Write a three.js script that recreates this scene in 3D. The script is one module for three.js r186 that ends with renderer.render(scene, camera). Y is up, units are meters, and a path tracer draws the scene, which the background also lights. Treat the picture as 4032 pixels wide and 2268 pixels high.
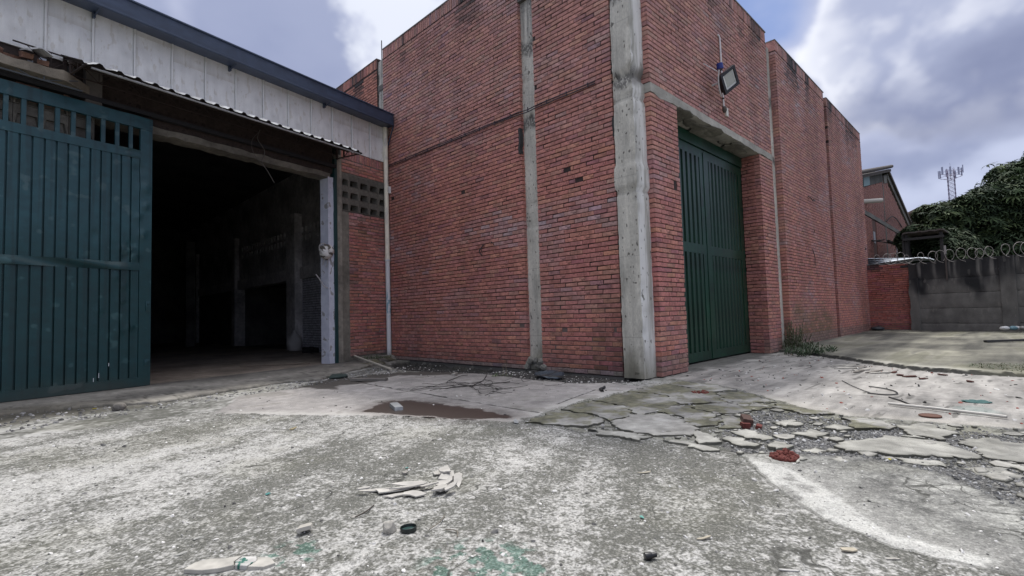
import * as THREE from 'three';
import { mergeGeometries, toCreasedNormals } from 'three/addons/utils/BufferGeometryUtils.js';

// ---------------------------------------------------------------- camera, sky, sun, exposure
const scene = new THREE.Scene();
const camera = new THREE.PerspectiveCamera(59.78, 1024 / 576, 0.05, 1500);
{
  const yaw = 0.78537, pitch = 0.05326, roll = -0.02854;
  const f = new THREE.Vector3(Math.sin(yaw) * Math.cos(pitch), Math.sin(pitch), -Math.cos(yaw) * Math.cos(pitch));
  const r0 = new THREE.Vector3(Math.cos(yaw), 0, Math.sin(yaw)), u0 = new THREE.Vector3().crossVectors(r0, f);
  const r = r0.clone().multiplyScalar(Math.cos(roll)).addScaledVector(u0, Math.sin(roll));
  const u = u0.clone().multiplyScalar(Math.cos(roll)).addScaledVector(r0, -Math.sin(roll));
  camera.position.set(0, 1, 0);
  camera.quaternion.setFromRotationMatrix(new THREE.Matrix4().makeBasis(r, u, f.clone().negate()));
  camera.updateMatrixWorld();
}
const renderer = new THREE.WebGLRenderer({ antialias: true });
renderer.setSize(1024, 576);
renderer.toneMapping = THREE.LinearToneMapping;
renderer.toneMappingExposure = 1.5;
renderer.shadowMap.enabled = true;

// ---------------------------------------------------------------- noise
function rng(seed) { let a = seed >>> 0; return () => { a = (a + 0x6D2B79F5) | 0; let t = Math.imul(a ^ (a >>> 15), 1 | a); t = (t + Math.imul(t ^ (t >>> 7), 61 | t)) ^ t; return ((t ^ (t >>> 14)) >>> 0) / 4294967296; }; }
const NT = new Float32Array(65536); { const r = rng(77); for (let i = 0; i < 65536; i++) NT[i] = r(); }
function vn(x, y) {
  const xi = Math.floor(x), yi = Math.floor(y); let fx = x - xi, fy = y - yi; fx = fx * fx * (3 - 2 * fx); fy = fy * fy * (3 - 2 * fy);
  const a = xi & 255, b = (xi + 1) & 255, c = (yi & 255) << 8, d = ((yi + 1) & 255) << 8;
  const p = NT[a | c], q = NT[b | c], r = NT[a | d], s = NT[b | d];
  return p + (q - p) * fx + (r - p + (p - q - r + s) * fx) * fy;
}
function fbm(x, y, o = 4) { let s = 0, a = 0.5, n = 0; for (let i = 0; i < o; i++) { s += a * vn(x + i * 17.3, y + i * 31.7); n += a; a *= 0.5; x = x * 2.03; y = y * 2.03; } return s / n; }
const hash = (i, j, k = 0) => NT[(Math.imul(i, 7349) ^ Math.imul(j, 31337) ^ Math.imul(k, 5501)) & 65535];
function vn3(x, y, z) { const zi = Math.floor(z); let f = z - zi; f = f * f * (3 - 2 * f); const a = vn(x + zi * 37.17, y + zi * 91.73), b = vn(x + (zi + 1) * 37.17, y + (zi + 1) * 91.73); return a + (b - a) * f; }
function fbm3(x, y, z, o = 5) { let s = 0, a = 0.5, n = 0; for (let i = 0; i < o; i++) { s += a * vn3(x + i * 7.1, y + i * 3.3, z + i * 5.7); n += a; a *= 0.5; x *= 2.05; y *= 2.05; z *= 2.05; } return s / n; }
const clamp = (x, a = 0, b = 1) => x < a ? a : x > b ? b : x;
const ss = (a, b, x) => { x = clamp((x - a) / (b - a)); return x * x * (3 - 2 * x); };
const mix = (a, b, t) => a + (b - a) * t;
const mix3 = (a, b, t) => [a[0] + (b[0] - a[0]) * t, a[1] + (b[1] - a[1]) * t, a[2] + (b[2] - a[2]) * t];
// worley: distance to nearest and second nearest feature, and the nearest cell's hash
const WO = [0, 0, 0];
function worley(x, y, seed = 0) {
  const xi = Math.floor(x), yi = Math.floor(y); let d1 = 9, d2 = 9, id = 0;
  for (let j = -1; j <= 1; j++) for (let i = -1; i <= 1; i++) {
    const cx = xi + i, cy = yi + j, dx = cx + hash(cx, cy, seed) - x, dy = cy + hash(cx, cy, seed + 9) - y, d = dx * dx + dy * dy;
    if (d < d1) { d2 = d1; d1 = d; id = hash(cx, cy, seed + 21); } else if (d < d2) d2 = d;
  }
  WO[0] = Math.sqrt(d1); WO[1] = Math.sqrt(d2); WO[2] = id; return WO;
}

// ---------------------------------------------------------------- sky (float equirect: air and clouds only)
{
  const W = 2048, H = 1024, data = new Float32Array(W * H * 4);
  const sunDir = new THREE.Vector3(3.5, 7.7, -2.0).normalize();
  for (let j = 0; j < H; j++) {
    const el = ((j + 0.5) / H - 0.5) * 180, ce = Math.cos(el * Math.PI / 180), se = Math.sin(el * Math.PI / 180);
    for (let i = 0; i < W; i++) {
      const ph = ((i + 0.5) / W - 0.5) * 2 * Math.PI, x = Math.cos(ph) * ce, z = Math.sin(ph) * ce, o = (j * W + i) * 4;
      let c;
      if (el < -3) c = [0.16, 0.16, 0.165];
      else {
        let az = Math.atan2(x, -z) * 180 / Math.PI;
        const s = 1 / (se + 0.22), n1 = fbm3(x * s * 1.1 + 3.1, z * s * 1.1 + 7.7, se * 2.2, 6), n2 = fbm3(x * 5 + 11, se * 9, z * 5 + 2, 6), n3 = fbm3(x * 13 + 5, se * 15 + 1, z * 13, 5);
        // grey blue stratus with lighter folds
        let t = ss(0.36, 0.63, n1 * 0.42 + n2 * 0.43 + n3 * 0.15);
        c = mix3([0.245, 0.285, 0.44], [0.50, 0.535, 0.69], t);
        c = mix3(c, [0.37, 0.43, 0.60], ss(14, 2, el) * 0.55);
        // a gap of blue air beside the big cumulus
        const gap = ss(1.15, 0.45, Math.hypot((az - 72.5) / 5.5, (el - 27) / 9)) * ss(0.75, 0.35, n2 * 0.8 + n3 * 0.2);
        c = mix3(c, [0.21, 0.31, 0.60], gap * 0.8);
        // the big cumulus on the right
        const cu = (cx, cy, rx, ry, w) => 1 - Math.hypot((az - cx) / rx, (el - cy) / ry) + (n2 - 0.5) * 0.5 * w + (n3 - 0.5) * 0.55 * w;
        let d = Math.max(cu(90, 21.5, 14.5, 9, 1), cu(84, 28, 7, 6, 1), cu(97, 30, 14, 10, 1));
        if (d > 0) {
          const edge = ss(0.55, 0.0, d + (n3 - 0.5) * 0.9), low = ss(24, 14, el + (n2 - 0.5) * 14);
          let k = mix3([0.38, 0.42, 0.575], [0.20, 0.23, 0.365], clamp(low + (0.5 - n3) * 0.7));
          k = mix3(k, [0.80, 0.82, 0.90], clamp(edge * ss(12, 21, el) * 0.95 * ss(0.25, 0.55, n3 + 0.1) + ss(0.52, 0.68, n3 * 0.65 + n2 * 0.35) * 0.6 * (1 - low)));
          c = mix3(c, k, ss(0, 0.16, d));
        }
        // lighter ragged band low on the right
        c = mix3(c, [0.52, 0.57, 0.74], ss(0.42, 0.62, n2 + 0.18 * (n3 - 0.5)) * ss(0, 0.6, 1 - Math.hypot((az - 88) / 16, (el - 11) / 4)) * 0.8);
        // bright fold and darker mass up on the left
        d = cu(20, 27, 9.5, 9, 1); c = mix3(c, [0.27, 0.31, 0.47], ss(0, 0.35, d) * 0.8);
        d = cu(34, 31.5, 8, 6, 1.6); c = mix3(c, [0.72, 0.755, 0.85], ss(-0.05, 0.45, d + (n3 - 0.5) * 1.5) * 0.9);
        // overcast sky is brightest overhead and around the veiled sun
        const sd = Math.max(0, x * sunDir.x + se * sunDir.y + z * sunDir.z), g = 1 + 2.1 * ss(30, 80, el) + 1.6 * Math.pow(sd, 14) * ss(31, 45, el);
        c = mix3(c, [0.60, 0.595, 0.61], ss(30, 48, el) * 0.75);
        c = [c[0] * g, c[1] * g, c[2] * g];
      }
      const q = el < 30 ? 0.80 : mix(0.80, 0.86, ss(30, 50, el)); data[o] = c[0] * q; data[o + 1] = c[1] * q; data[o + 2] = c[2] * q; data[o + 3] = 1;
    }
  }
  const sky = new THREE.DataTexture(data, W, H, THREE.RGBAFormat, THREE.FloatType);
  sky.mapping = THREE.EquirectangularReflectionMapping; sky.magFilter = sky.minFilter = THREE.LinearFilter; sky.wrapS = THREE.RepeatWrapping; sky.needsUpdate = true;
  scene.background = sky; scene.environment = sky;
  const sun = new THREE.DirectionalLight(new THREE.Color(1, 0.96, 0.9), 1.75);
  sun.position.copy(sunDir).multiplyScalar(60).add(new THREE.Vector3(6, 0, -4)); sun.target.position.set(6, 0, -4);
  sun.castShadow = true; sun.shadow.radius = 11; sun.shadow.mapSize.set(2048, 2048);
  Object.assign(sun.shadow.camera, { left: -30, right: 30, top: 30, bottom: -30, near: 1, far: 140 });
  scene.add(sun, sun.target);
}

// ---------------------------------------------------------------- helpers
const names = {};
function numbered(n) { const k = names[n] = (names[n] ?? -1) + 1; return k ? n + '_' + String(k).padStart(3, '0') : n; }
const add = (o, p) => { o.castShadow = o.receiveShadow = true; (p || scene).add(o); return o; };
function mesh(name, geo, mat, parent) { const m = new THREE.Mesh(geo, mat); m.name = parent ? name : numbered(name); return add(m, parent); }
function thing(name, label, category, pos = [0, 0, 0], turn = 0, group) { const g = new THREE.Group(); g.name = numbered(name); g.position.set(...pos); g.rotation.y = turn; g.userData = { label, category }; if (group) g.userData.group = group; scene.add(g); return g; }
function tag(o, label, category, group) { o.userData.label = label; o.userData.category = category; if (group) o.userData.group = group; return o; }
const stuff = o => { o.userData.kind = 'stuff'; return o; };
const merge = l => mergeGeometries(l.map(g => { g = g.index ? g.toNonIndexed() : g; for (const k of Object.keys(g.attributes)) if (!['position', 'normal', 'uv'].includes(k)) g.deleteAttribute(k); return g; }));
function box(x0, x1, y0, y1, z0, z1, sx = 1, sy = 1, sz = 1) { return new THREE.BoxGeometry(x1 - x0, y1 - y0, z1 - z0, sx, sy, sz).translate((x0 + x1) / 2, (y0 + y1) / 2, (z0 + z1) / 2); }
const V = (x, y, z) => new THREE.Vector3(x, y, z);
function bar(a, b, r, sides = 6) { const d = b.clone().sub(a), L = d.length(); const g = new THREE.CylinderGeometry(r, r, L, sides, 1); g.applyQuaternion(new THREE.Quaternion().setFromUnitVectors(V(0, 1, 0), d.normalize())); return g.translate((a.x + b.x) / 2, (a.y + b.y) / 2, (a.z + b.z) / 2); }
function tube(pts, r, seg = 24, sides = 5, closed = false) { return new THREE.TubeGeometry(new THREE.CatmullRomCurve3(pts, closed), seg, r, sides, closed); }
function displace(g, fn) { const p = g.attributes.position, v = new THREE.Vector3(); for (let i = 0; i < p.count; i++) { v.fromBufferAttribute(p, i); fn(v); p.setXYZ(i, v.x, v.y, v.z); } g.computeVertexNormals(); return g; }
// uv from position: fn(x,y,z,nx,ny,nz) -> [u,v]
function uvBy(g, fn) { const p = g.attributes.position, n = g.attributes.normal, u = new Float32Array(p.count * 2); for (let i = 0; i < p.count; i++) { const r = fn(p.getX(i), p.getY(i), p.getZ(i), n.getX(i), n.getY(i), n.getZ(i)); u[2 * i] = r[0]; u[2 * i + 1] = r[1]; } g.setAttribute('uv', new THREE.BufferAttribute(u, 2)); return g; }
const boxUV = (g, s = 1) => uvBy(g, (x, y, z, nx, ny, nz) => Math.abs(ny) > 0.7 ? [x * s, z * s] : Math.abs(nx) > Math.abs(nz) ? [z * s, y * s] : [x * s, y * s]);
function tex(w, h, fn, srgb = true, rep) {
  const d = new Uint8Array(w * h * 4);
  for (let j = 0; j < h; j++) for (let i = 0; i < w; i++) { const c = fn((i + 0.5) / w, (j + 0.5) / h, i, j), o = (j * w + i) * 4; d[o] = clamp(c[0]) * 255; d[o + 1] = clamp(c[1]) * 255; d[o + 2] = clamp(c[2]) * 255; d[o + 3] = 255; }
  const t = new THREE.DataTexture(d, w, h, THREE.RGBAFormat); t.magFilter = THREE.LinearFilter; t.minFilter = THREE.LinearMipmapLinearFilter; t.generateMipmaps = true; t.wrapS = t.wrapT = THREE.RepeatWrapping; if (srgb) t.colorSpace = THREE.SRGBColorSpace; if (rep) t.repeat.set(...rep); t.needsUpdate = true; return t;
}
const grey = v => [v, v, v];
const M = (o) => new THREE.MeshStandardMaterial(Object.assign({ roughness: 0.85 }, o));
const lin = (r, g, b) => new THREE.Color().setRGB(r, g, b);
// tileable noise for tile textures
function tfbm(u, v, n, o = 4) { let s = 0, a = 0.5, t = 0; for (let k = 0; k < o; k++) { const x = u * n, y = v * n, xi = Math.floor(x), yi = Math.floor(y); let fx = x - xi, fy = y - yi; fx = fx * fx * (3 - 2 * fx); fy = fy * fy * (3 - 2 * fy); const h = (i, j) => hash((i % n) + k * 131, (j % n) + k * 57); const p = h(xi, yi), q = h(xi + 1, yi), r = h(xi, yi + 1), w = h(xi + 1, yi + 1); s += a * (p + (q - p) * fx + (r - p + (p - q - r + w) * fx) * fy); t += a; a *= 0.5; n *= 2; } return s / t; }

const fineBump = tex(512, 512, (u, v) => grey(clamp(tfbm(u, v, 24, 4) * 0.8 + (hash(u * 512 | 0, v * 512 | 0) - 0.5) * 0.25 + 0.1)), false);
const bumpRep = (x, y) => { const t = fineBump.clone(); t.repeat.set(x, y); t.needsUpdate = true; return t; };
// concrete, one tile = 2 m
const concTex = tex(512, 512, (u, v) => { const a = tfbm(u, v, 3, 5), b = tfbm(u, v, 32, 3), st = tfbm(u, v * 0.25, 24, 2); let k = 0.60 + (a - 0.5) * 0.34 + (b - 0.5) * 0.16 + (st - 0.5) * 0.08; if (hash(u * 512 | 0, v * 512 | 0, 3) > 0.992) k *= 0.55; return [k, k * 0.985, k * 0.945]; });
const conc = (c = [1, 1, 1], rep = 0.5, r = 0.9) => { const t = concTex.clone(); t.repeat.set(rep, rep); t.needsUpdate = true; return M({ map: t, color: lin(...c), roughness: r, bumpMap: bumpRep(rep * 6, rep * 6), bumpScale: 0.004 }); };

// ---------------------------------------------------------------- bricks
const COURSE = 0.0757, BRICK = 0.2575, BL = 0.2505, BH = 0.0635, BD = 0.2;
const brickTex = tex(512, 512, (u, v) => { const a = tfbm(u, v, 14, 4), b = tfbm(u, v, 60, 3), s = tfbm(u * 0.3, v, 40, 2); let k = 0.88 + (a - 0.5) * 0.34 + (b - 0.5) * 0.18 + (s - 0.5) * 0.12; if (a > 0.68) k = mix(k, 0.68, ss(0.68, 0.76, a)); const w = ss(0.6, 0.78, tfbm(u + 0.37, v + 0.11, 10, 4)) * 0.3; return [mix(k, 1, w), mix(k, 1, w), mix(k, 1, w)]; });
const BV = 10, brickGeo = [];
{
  const r = rng(5);
  for (let k = 0; k < BV; k++) {
    const c = [[-1, -1], [1, -1], [1, 1], [-1, 1]], j = a => (r() - 0.5) * 2 * a, b = 0.0045;
    const chip = [0, 0, 0, 0]; if (k > 4) chip[Math.floor(r() * 4)] = 0.006 + r() * 0.02; if (k > 7) chip[Math.floor(r() * 4)] = 0.012;
    const fr = c.map(([x, y], i) => [x * (BL / 2 - b - chip[i]) + j(0.002), y * (BH / 2 - b - chip[i] * 0.5) + j(0.0015), j(0.0008)]);
    const ou = c.map(([x, y], i) => [x * (BL / 2 - chip[i] * 0.5) + j(0.0012), y * (BH / 2 - chip[i] * 0.25) + j(0.001), -b - chip[i] * 0.5]);
    const bk = c.map(([x, y]) => [x * BL / 2, y * BH / 2, -BD]);
    const P = [], U = [], ux = r(), uy = r();
    const q = (a, b2, c2, d, side) => { for (const v of [a, b2, c2, a, c2, d]) { P.push(...v); U.push(ux + (v[0] + (side ? v[2] : 0)) * 0.75, uy + (v[1] + (side ? v[2] * 0.3 : 0)) * 0.75); } };
    q(...fr); for (let i = 0; i < 4; i++) { const n = (i + 1) % 4; q(ou[i], ou[n], fr[n], fr[i]); q(bk[i], bk[n], ou[n], ou[i], true); }
    const g = new THREE.BufferGeometry(); g.setAttribute('position', new THREE.Float32BufferAttribute(P, 3)); g.setAttribute('uv', new THREE.Float32BufferAttribute(U, 2)); g.computeVertexNormals(); brickGeo.push(g);
  }
}
const PAL = [[0.578, 0.238, 0.183], [0.578, 0.238, 0.183], [0.549, 0.22, 0.183], [0.549, 0.22, 0.183], [0.589, 0.252, 0.189], [0.618, 0.281, 0.196], [0.479, 0.199, 0.181], [0.52, 0.252, 0.191], [0.549, 0.234, 0.203], [0.578, 0.24, 0.183], [0.569, 0.231, 0.183], [0.558, 0.223, 0.178]];
const brickMatCache = {};
const brickMat = c => { const q = c.map(v => Math.max(1, Math.round(v * 32)) / 32), k = q.join(); return brickMatCache[k] ??= M({ map: brickTex, color: lin(...q), roughness: 0.72, bumpMap: bumpRep(6, 6), bumpScale: 0.0015 }); };
const brickInst = M({ map: brickTex, roughness: 0.72, bumpMap: bumpRep(6, 6), bumpScale: 0.0015 });
class Bricks {
  constructor(seed) { this.list = []; this.r = rng(seed); }
  // front seen face on: origin o (bottom left), u to the right, n towards the viewer; span 0..L, y0..y1
  wall(o, u, n, L, y0, y1, opt = {}) {
    const { holes = [], tint, shift = 0, jig = 0.0022, skip = 0 } = opt, r = this.r, m = new THREE.Matrix4(), yv = V(0, 1, 0);
    const r0 = Math.round(y0 / COURSE), r1 = Math.round(y1 / COURSE);
    for (let row = r0; row < r1; row++) {
      const y = (row + 0.5) * COURSE, off = ((row & 1) ? 0.5 : 0) * BRICK + shift;
      let wob = (r() - 0.5) * 0.04;
      for (let i = -2; i < L / BRICK + 2; i++) {
        let a = i * BRICK + off + wob, b = a + BRICK; const segs = [];
        if (b > L - 0.07) b = L; if (a < 0.07) a = 0; a = Math.max(a, 0); b = Math.min(b, L); if (b - a < 0.071) continue;
        let s = [[a, b]];
        for (const h of holes) if (y > h[2] && y < h[3]) s = s.flatMap(([p, q]) => q <= h[0] || p >= h[1] ? [[p, q]] : [[p, h[0]], [h[1], q]].filter(w => w[1] - w[0] > 0.035));
        for (const [p, q] of s) {
          if (skip && r() < skip) continue;
          const len = q - p - (BRICK - BL), c = (p + q) / 2; if (len < 0.02) continue;
          const pos = o.clone().addScaledVector(u, c); pos.y = y + (r() - 0.5) * 0.003; pos.addScaledVector(n, (r() - 0.5) * 2 * jig);
          m.makeBasis(u, yv, n).multiply(new THREE.Matrix4().makeRotationFromEuler(new THREE.Euler((r() - 0.5) * 0.012, (r() - 0.5) * 0.012, (r() - 0.5) * 0.008))).scale(V(len / BL, 1, 1)).setPosition(pos);
          this.push(m.clone(), c, y, tint);
        }
      }
    }
  }
  soldiers(o, u, n, L, y, h, opt = {}) {            // a course of bricks on end
    const r = this.r, yv = V(0, 1, 0), m = new THREE.Matrix4();
    for (let s = 0; s < L - 0.03; s += COURSE) {
      const pos = o.clone().addScaledVector(u, s + COURSE / 2).addScaledVector(n, (r() - 0.5) * 0.006); pos.y = y + h / 2 + (r() - 0.5) * 0.006;
      m.makeBasis(yv, u.clone().negate(), n).scale(V(h / BL, 1, 1)).setPosition(pos);
      this.push(m.clone(), s, y, opt.tint);
    }
  }
  push(m, s, y, tint) {
    const r = this.r; let c = PAL[Math.floor(r() * PAL.length)].slice(); const k = 0.95 + r() * 0.10; c = c.map(v => v * k);
    if (tint) c = tint(c, s, y, r) || c;
    this.list.push({ m, c, v: Math.floor(r() * BV) });
  }
  build(parent, max = 300, name = 'brick') {
    const cp = camera.position, p = new THREE.Vector3(), e = camera.matrixWorldInverse.copy(camera.matrixWorld).invert();
    parent.updateMatrixWorld(true); for (const b of this.list) { p.setFromMatrixPosition(b.m).applyMatrix4(parent.matrixWorld); const q = p.clone().applyMatrix4(e); b.d = (q.z < 0 && Math.abs(q.x / q.z) < 1.02 && Math.abs(q.y / q.z) < 0.57) ? p.distanceTo(cp) : 1e6; }
    this.list.sort((a, b) => a.d - b.d);
    const n = Math.min(max, this.list.length);
    for (let i = 0; i < n; i++) { const b = this.list[i]; const o = mesh(i ? name + '_' + String(i).padStart(3, '0') : name, brickGeo[b.v], brickMat(b.c), parent); b.m.decompose(o.position, o.quaternion, o.scale); }
    const by = Array.from({ length: BV }, () => []); for (const b of this.list.slice(n)) by[b.v].push(b);
    const col = new THREE.Color(); let first = true;
    by.forEach((l, k) => { if (!l.length) return; const im = new THREE.InstancedMesh(brickGeo[k], brickInst, l.length); l.forEach((b, i) => { im.setMatrixAt(i, b.m); im.setColorAt(i, col.setRGB(...b.c)); }); im.name = 'brickwork' + (first ? '' : '_' + String(k).padStart(3, '0')); first = false; stuff(add(im, parent)); });
  }
}

// ================================================================ the brick warehouse
const LX = 6.66, RZ = -3.785, HL = 7.93, HR = 7.47;
const bloom = (c, a, b, amt, r) => mix3(c, [.50, .39, .41], clamp(ss(.47, .72, fbm(a * .8 + 3, b * 1.5 + 8, 4)) * amt * (.1 + r() * r() * 1.1)));
const grime = (c, a, b, t, r) => mix3(c, [.035, .03, .028], clamp(t * (.5 + r() * .8)));
const mortarTex = tex(256, 1024, (u, v) => { const y = v * 8, n = fbm(u * 40, v * 160, 4), t = ss(1.7, .5, y + (n - .5) * 1.2); const d = .21 + (n - .5) * .10; return mix3([d, d * .80, d * .76], [.50 + (n - .5) * .2, .44 + (n - .5) * .2, .42 + (n - .5) * .2], t * .75); });  // upper mortar darkened: shadow of the raked joints put into the colour
const mortarMat = M({ map: mortarTex, roughness: 0.95, bumpMap: bumpRep(8, 16), bumpScale: .004 });
const mortarUV = g => uvBy(g, (x, y, z, nx) => [(Math.abs(nx) > .5 ? z : x) / 4, y / 8]);
const colTex = tex(256, 2048, (u, v) => {
  const y = v * 8, a = fbm(u * 6, y * 1.4, 5), b = fbm(u * 60, y * 30, 3), s = fbm(u * 26, y * .8, 3), f = Math.abs(y % 1.22 - .61) < .006 ? .12 : 0;
  let k = .735 + (a - .5) * .24 + (b - .5) * .13 + (s - .5) * .10 - f * .6;
  let c = [k, k * .985, k * .925];
  const band = Math.max(ss(.16, .05, Math.abs(y - 4.55 + (a - .5) * .3)), ss(.2, .05, Math.abs(y - 5.98 + (a - .5) * .3)));
  c = mix3(c, [.33, .325, .31], band * ss(.35, .65, b + .1) * .8);
  const top = ss(5.9, 6.5, y + (a - .5)); c = mix3(c, [.36, .36, .35], top * .5 * ss(.35, .6, s));
  const pit = ss(.79, .84, fbm(u * 22, y * 14, 2)); c = mix3(c, [.30, .29, .27], pit * .7);
  c = mix3(c, [.36, .35, .29], ss(.5, 0, y + (a - .5) * .6) * .6);
  return c;
});
const colMat = M({ map: colTex, roughness: .92, bumpMap: bumpRep(3, 60), bumpScale: .006 });
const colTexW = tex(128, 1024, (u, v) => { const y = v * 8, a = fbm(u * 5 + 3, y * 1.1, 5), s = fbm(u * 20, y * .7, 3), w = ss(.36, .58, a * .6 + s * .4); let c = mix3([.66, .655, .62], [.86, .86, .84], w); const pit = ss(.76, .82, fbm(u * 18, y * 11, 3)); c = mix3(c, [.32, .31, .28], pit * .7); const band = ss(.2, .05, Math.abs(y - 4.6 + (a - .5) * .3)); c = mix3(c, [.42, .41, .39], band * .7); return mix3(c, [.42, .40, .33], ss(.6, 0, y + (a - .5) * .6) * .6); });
const colMatW = M({ map: colTexW, roughness: .92, bumpMap: bumpRep(3, 60), bumpScale: .006 });  // right face of corner column: whitish wash, with its brighter light painted in
const colUV = (g, o = 0) => uvBy(g, (x, y, z, nx) => [(Math.abs(nx) > .5 ? z : x) * 1.1 + o, y / 8]);
function column(x0, x1, z0, z1, y0, y1, amp, seed, parent, extra) {
  const g = box(x0, x1, y0, y1, z0, z1, 5, Math.round((y1 - y0) * 16), 5);
  displace(g, v => {
    const n = fbm(v.x * 9 + v.z * 11 + seed, v.y * 7, 4) - .5, e = extra ? extra(v) : 0, a = amp * n * 2 - e;
    v.x += Math.sign(v.x - (x0 + x1) / 2) * a * (Math.abs(v.x - (x0 + x1) / 2) > (x1 - x0) * .49 ? 1 : 0);
    v.z += Math.sign(v.z - (z0 + z1) / 2) * a * (Math.abs(v.z - (z0 + z1) / 2) > (z1 - z0) * .49 ? 1 : 0);
  });
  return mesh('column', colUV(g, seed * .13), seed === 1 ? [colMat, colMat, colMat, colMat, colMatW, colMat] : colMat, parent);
}
{
  const B = thing('brick_warehouse', 'tall red brick warehouse with concrete corner column and green metal gate', 'building');
  // wall cores behind the brick faces
  const d = .011;
  mesh('wall', mortarUV(merge([
    box(LX + d, LX + .3, 0, HL - .02, -11.15, -6.335), box(LX + d, LX + .3, 0, HL - .02, -5.945, -4.305), box(LX + .06, LX + .3, 4.1, 7.78, -24, -11.43), box(LX + d, LX + .3, 5.98, 7.78, -24, -11.43),
    box(6.935, 7.785, 0, 4.392, -4.2, RZ - d), box(11.635, 12.46, 0, 4.392, -4.2, RZ - d), box(6.935, 12.46, 4.54, HR - .02, -4.1, RZ - d),
    box(13.135, 17.51, 0, 7.53, -4.05, RZ - d), box(17.865, 22.68, 0, HR, -4.05, RZ - d), box(22.44, 22.68, 0, HR, -24, -4.05), box(LX + .3, 22.44, 0, 7, -24.2, -24),
  ])), mortarMat, B);
  mesh('floor', box(LX + .02, 22.6, -.35, -.01, -24.1, -4.3), conc([.3, .3, .3]), B);
  mesh('roof', box(LX + .02, 22.5, 6.9, 7.05, -24.1, -3.95), conc([.35, .35, .35]), B);
  // bricks
  const bk = new Bricks(11), zu = V(0, 0, 1), xu = V(1, 0, 0), nL = V(-1, 0, 0), nR = V(0, 0, 1);
  const topStain = (c, s, y, top, r) => { const w = ss(.52, .70, fbm(s * 1.7 + 40, y * .55, 4)) * ss(1.3, .1, top - y); return grime(c, s, y, w, r); };
  const tL = (z0, top) => (c, s, y, r) => {
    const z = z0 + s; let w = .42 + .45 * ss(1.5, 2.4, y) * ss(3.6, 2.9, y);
    c = bloom(c, z, y, w, r); c = mix3(c, [c[0] * .8 + .06, c[1] + .05, c[2] + .05], ss(3.2, 6.5, y) * .55);  // lilac towards the top: sky sheen painted into the brick colour
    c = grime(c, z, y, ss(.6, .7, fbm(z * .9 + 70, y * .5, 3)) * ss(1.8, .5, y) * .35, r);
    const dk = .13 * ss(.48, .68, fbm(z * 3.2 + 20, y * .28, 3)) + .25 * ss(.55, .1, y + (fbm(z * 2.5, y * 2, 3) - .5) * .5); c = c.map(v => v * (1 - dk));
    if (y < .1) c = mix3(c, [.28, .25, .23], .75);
    if (r() < .012) c = [c[0] * .74, c[1] * .76, c[2] * .92];
    return topStain(c, z, y, top, r);
  };
  const hole = (z, y, w = .13, h = .075) => [z - w / 2, z + w / 2, y - h / 2, y + h / 2];
  const rel = (hs, o) => hs.map(h => [h[0] - o, h[1] - o, h[2], h[3]]);
  const holes1 = [hole(-8.034, 3.62, .12), hole(-10.765, 3.95, .12), hole(-6.42, .76, .1)], holes2 = [hole(-5.255, 3.44, .15), hole(-5.01, 3.215, .16), hole(-5.43, .72, .1), hole(-4.415, .72, .05)];
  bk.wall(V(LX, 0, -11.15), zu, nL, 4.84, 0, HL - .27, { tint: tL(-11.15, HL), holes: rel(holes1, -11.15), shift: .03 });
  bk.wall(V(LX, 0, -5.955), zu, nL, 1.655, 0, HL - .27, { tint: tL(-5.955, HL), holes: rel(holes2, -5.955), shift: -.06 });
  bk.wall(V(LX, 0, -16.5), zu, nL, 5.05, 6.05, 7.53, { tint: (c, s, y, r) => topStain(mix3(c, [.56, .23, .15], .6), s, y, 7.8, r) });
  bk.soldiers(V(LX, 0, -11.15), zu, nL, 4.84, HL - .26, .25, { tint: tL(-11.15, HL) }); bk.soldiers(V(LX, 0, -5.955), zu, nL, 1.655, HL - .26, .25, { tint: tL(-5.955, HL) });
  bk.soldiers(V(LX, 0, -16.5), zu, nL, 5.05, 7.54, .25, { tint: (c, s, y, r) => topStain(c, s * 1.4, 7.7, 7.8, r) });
  const tR = (x0, top, pale, moss) => (c, s, y, r) => {
    const x = x0 + s; c = bloom(c, x + 50, y, pale + .15 * ss(3.5, 6, y), r); c = mix3(c, [c[0] * .82 + .06, c[1] + .055, c[2] + .06], ss(1.5, 5.5, y) * .6);  // real bloom, plus sky sheen painted in, more lilac higher up
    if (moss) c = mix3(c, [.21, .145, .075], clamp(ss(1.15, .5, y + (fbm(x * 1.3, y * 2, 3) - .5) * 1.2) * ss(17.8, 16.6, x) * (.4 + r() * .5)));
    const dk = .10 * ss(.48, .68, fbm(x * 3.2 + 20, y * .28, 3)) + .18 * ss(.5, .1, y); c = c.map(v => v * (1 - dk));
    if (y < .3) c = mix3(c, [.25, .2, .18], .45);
    c = grime(c, x, y, ss(.58, .68, fbm(x * 1.4, y * .45 + 9, 3)) * .22, r);
    return topStain(c, x, y, top, r);
  };
  const gx0 = 6.92;
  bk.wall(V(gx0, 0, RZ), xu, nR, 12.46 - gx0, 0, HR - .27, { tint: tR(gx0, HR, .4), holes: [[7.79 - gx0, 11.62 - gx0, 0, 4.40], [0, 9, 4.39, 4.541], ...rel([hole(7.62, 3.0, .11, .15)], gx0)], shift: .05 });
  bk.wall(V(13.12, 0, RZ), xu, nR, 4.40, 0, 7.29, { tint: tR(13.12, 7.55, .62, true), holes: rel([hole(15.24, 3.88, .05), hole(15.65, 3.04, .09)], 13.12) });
  bk.wall(V(17.85, 0, RZ), xu, nR, 4.85, 0, HR - .25, { tint: tR(17.85, HR, .5), shift: .08, holes: rel([hole(22.42, 3.06, .2)], 17.85) });
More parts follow.
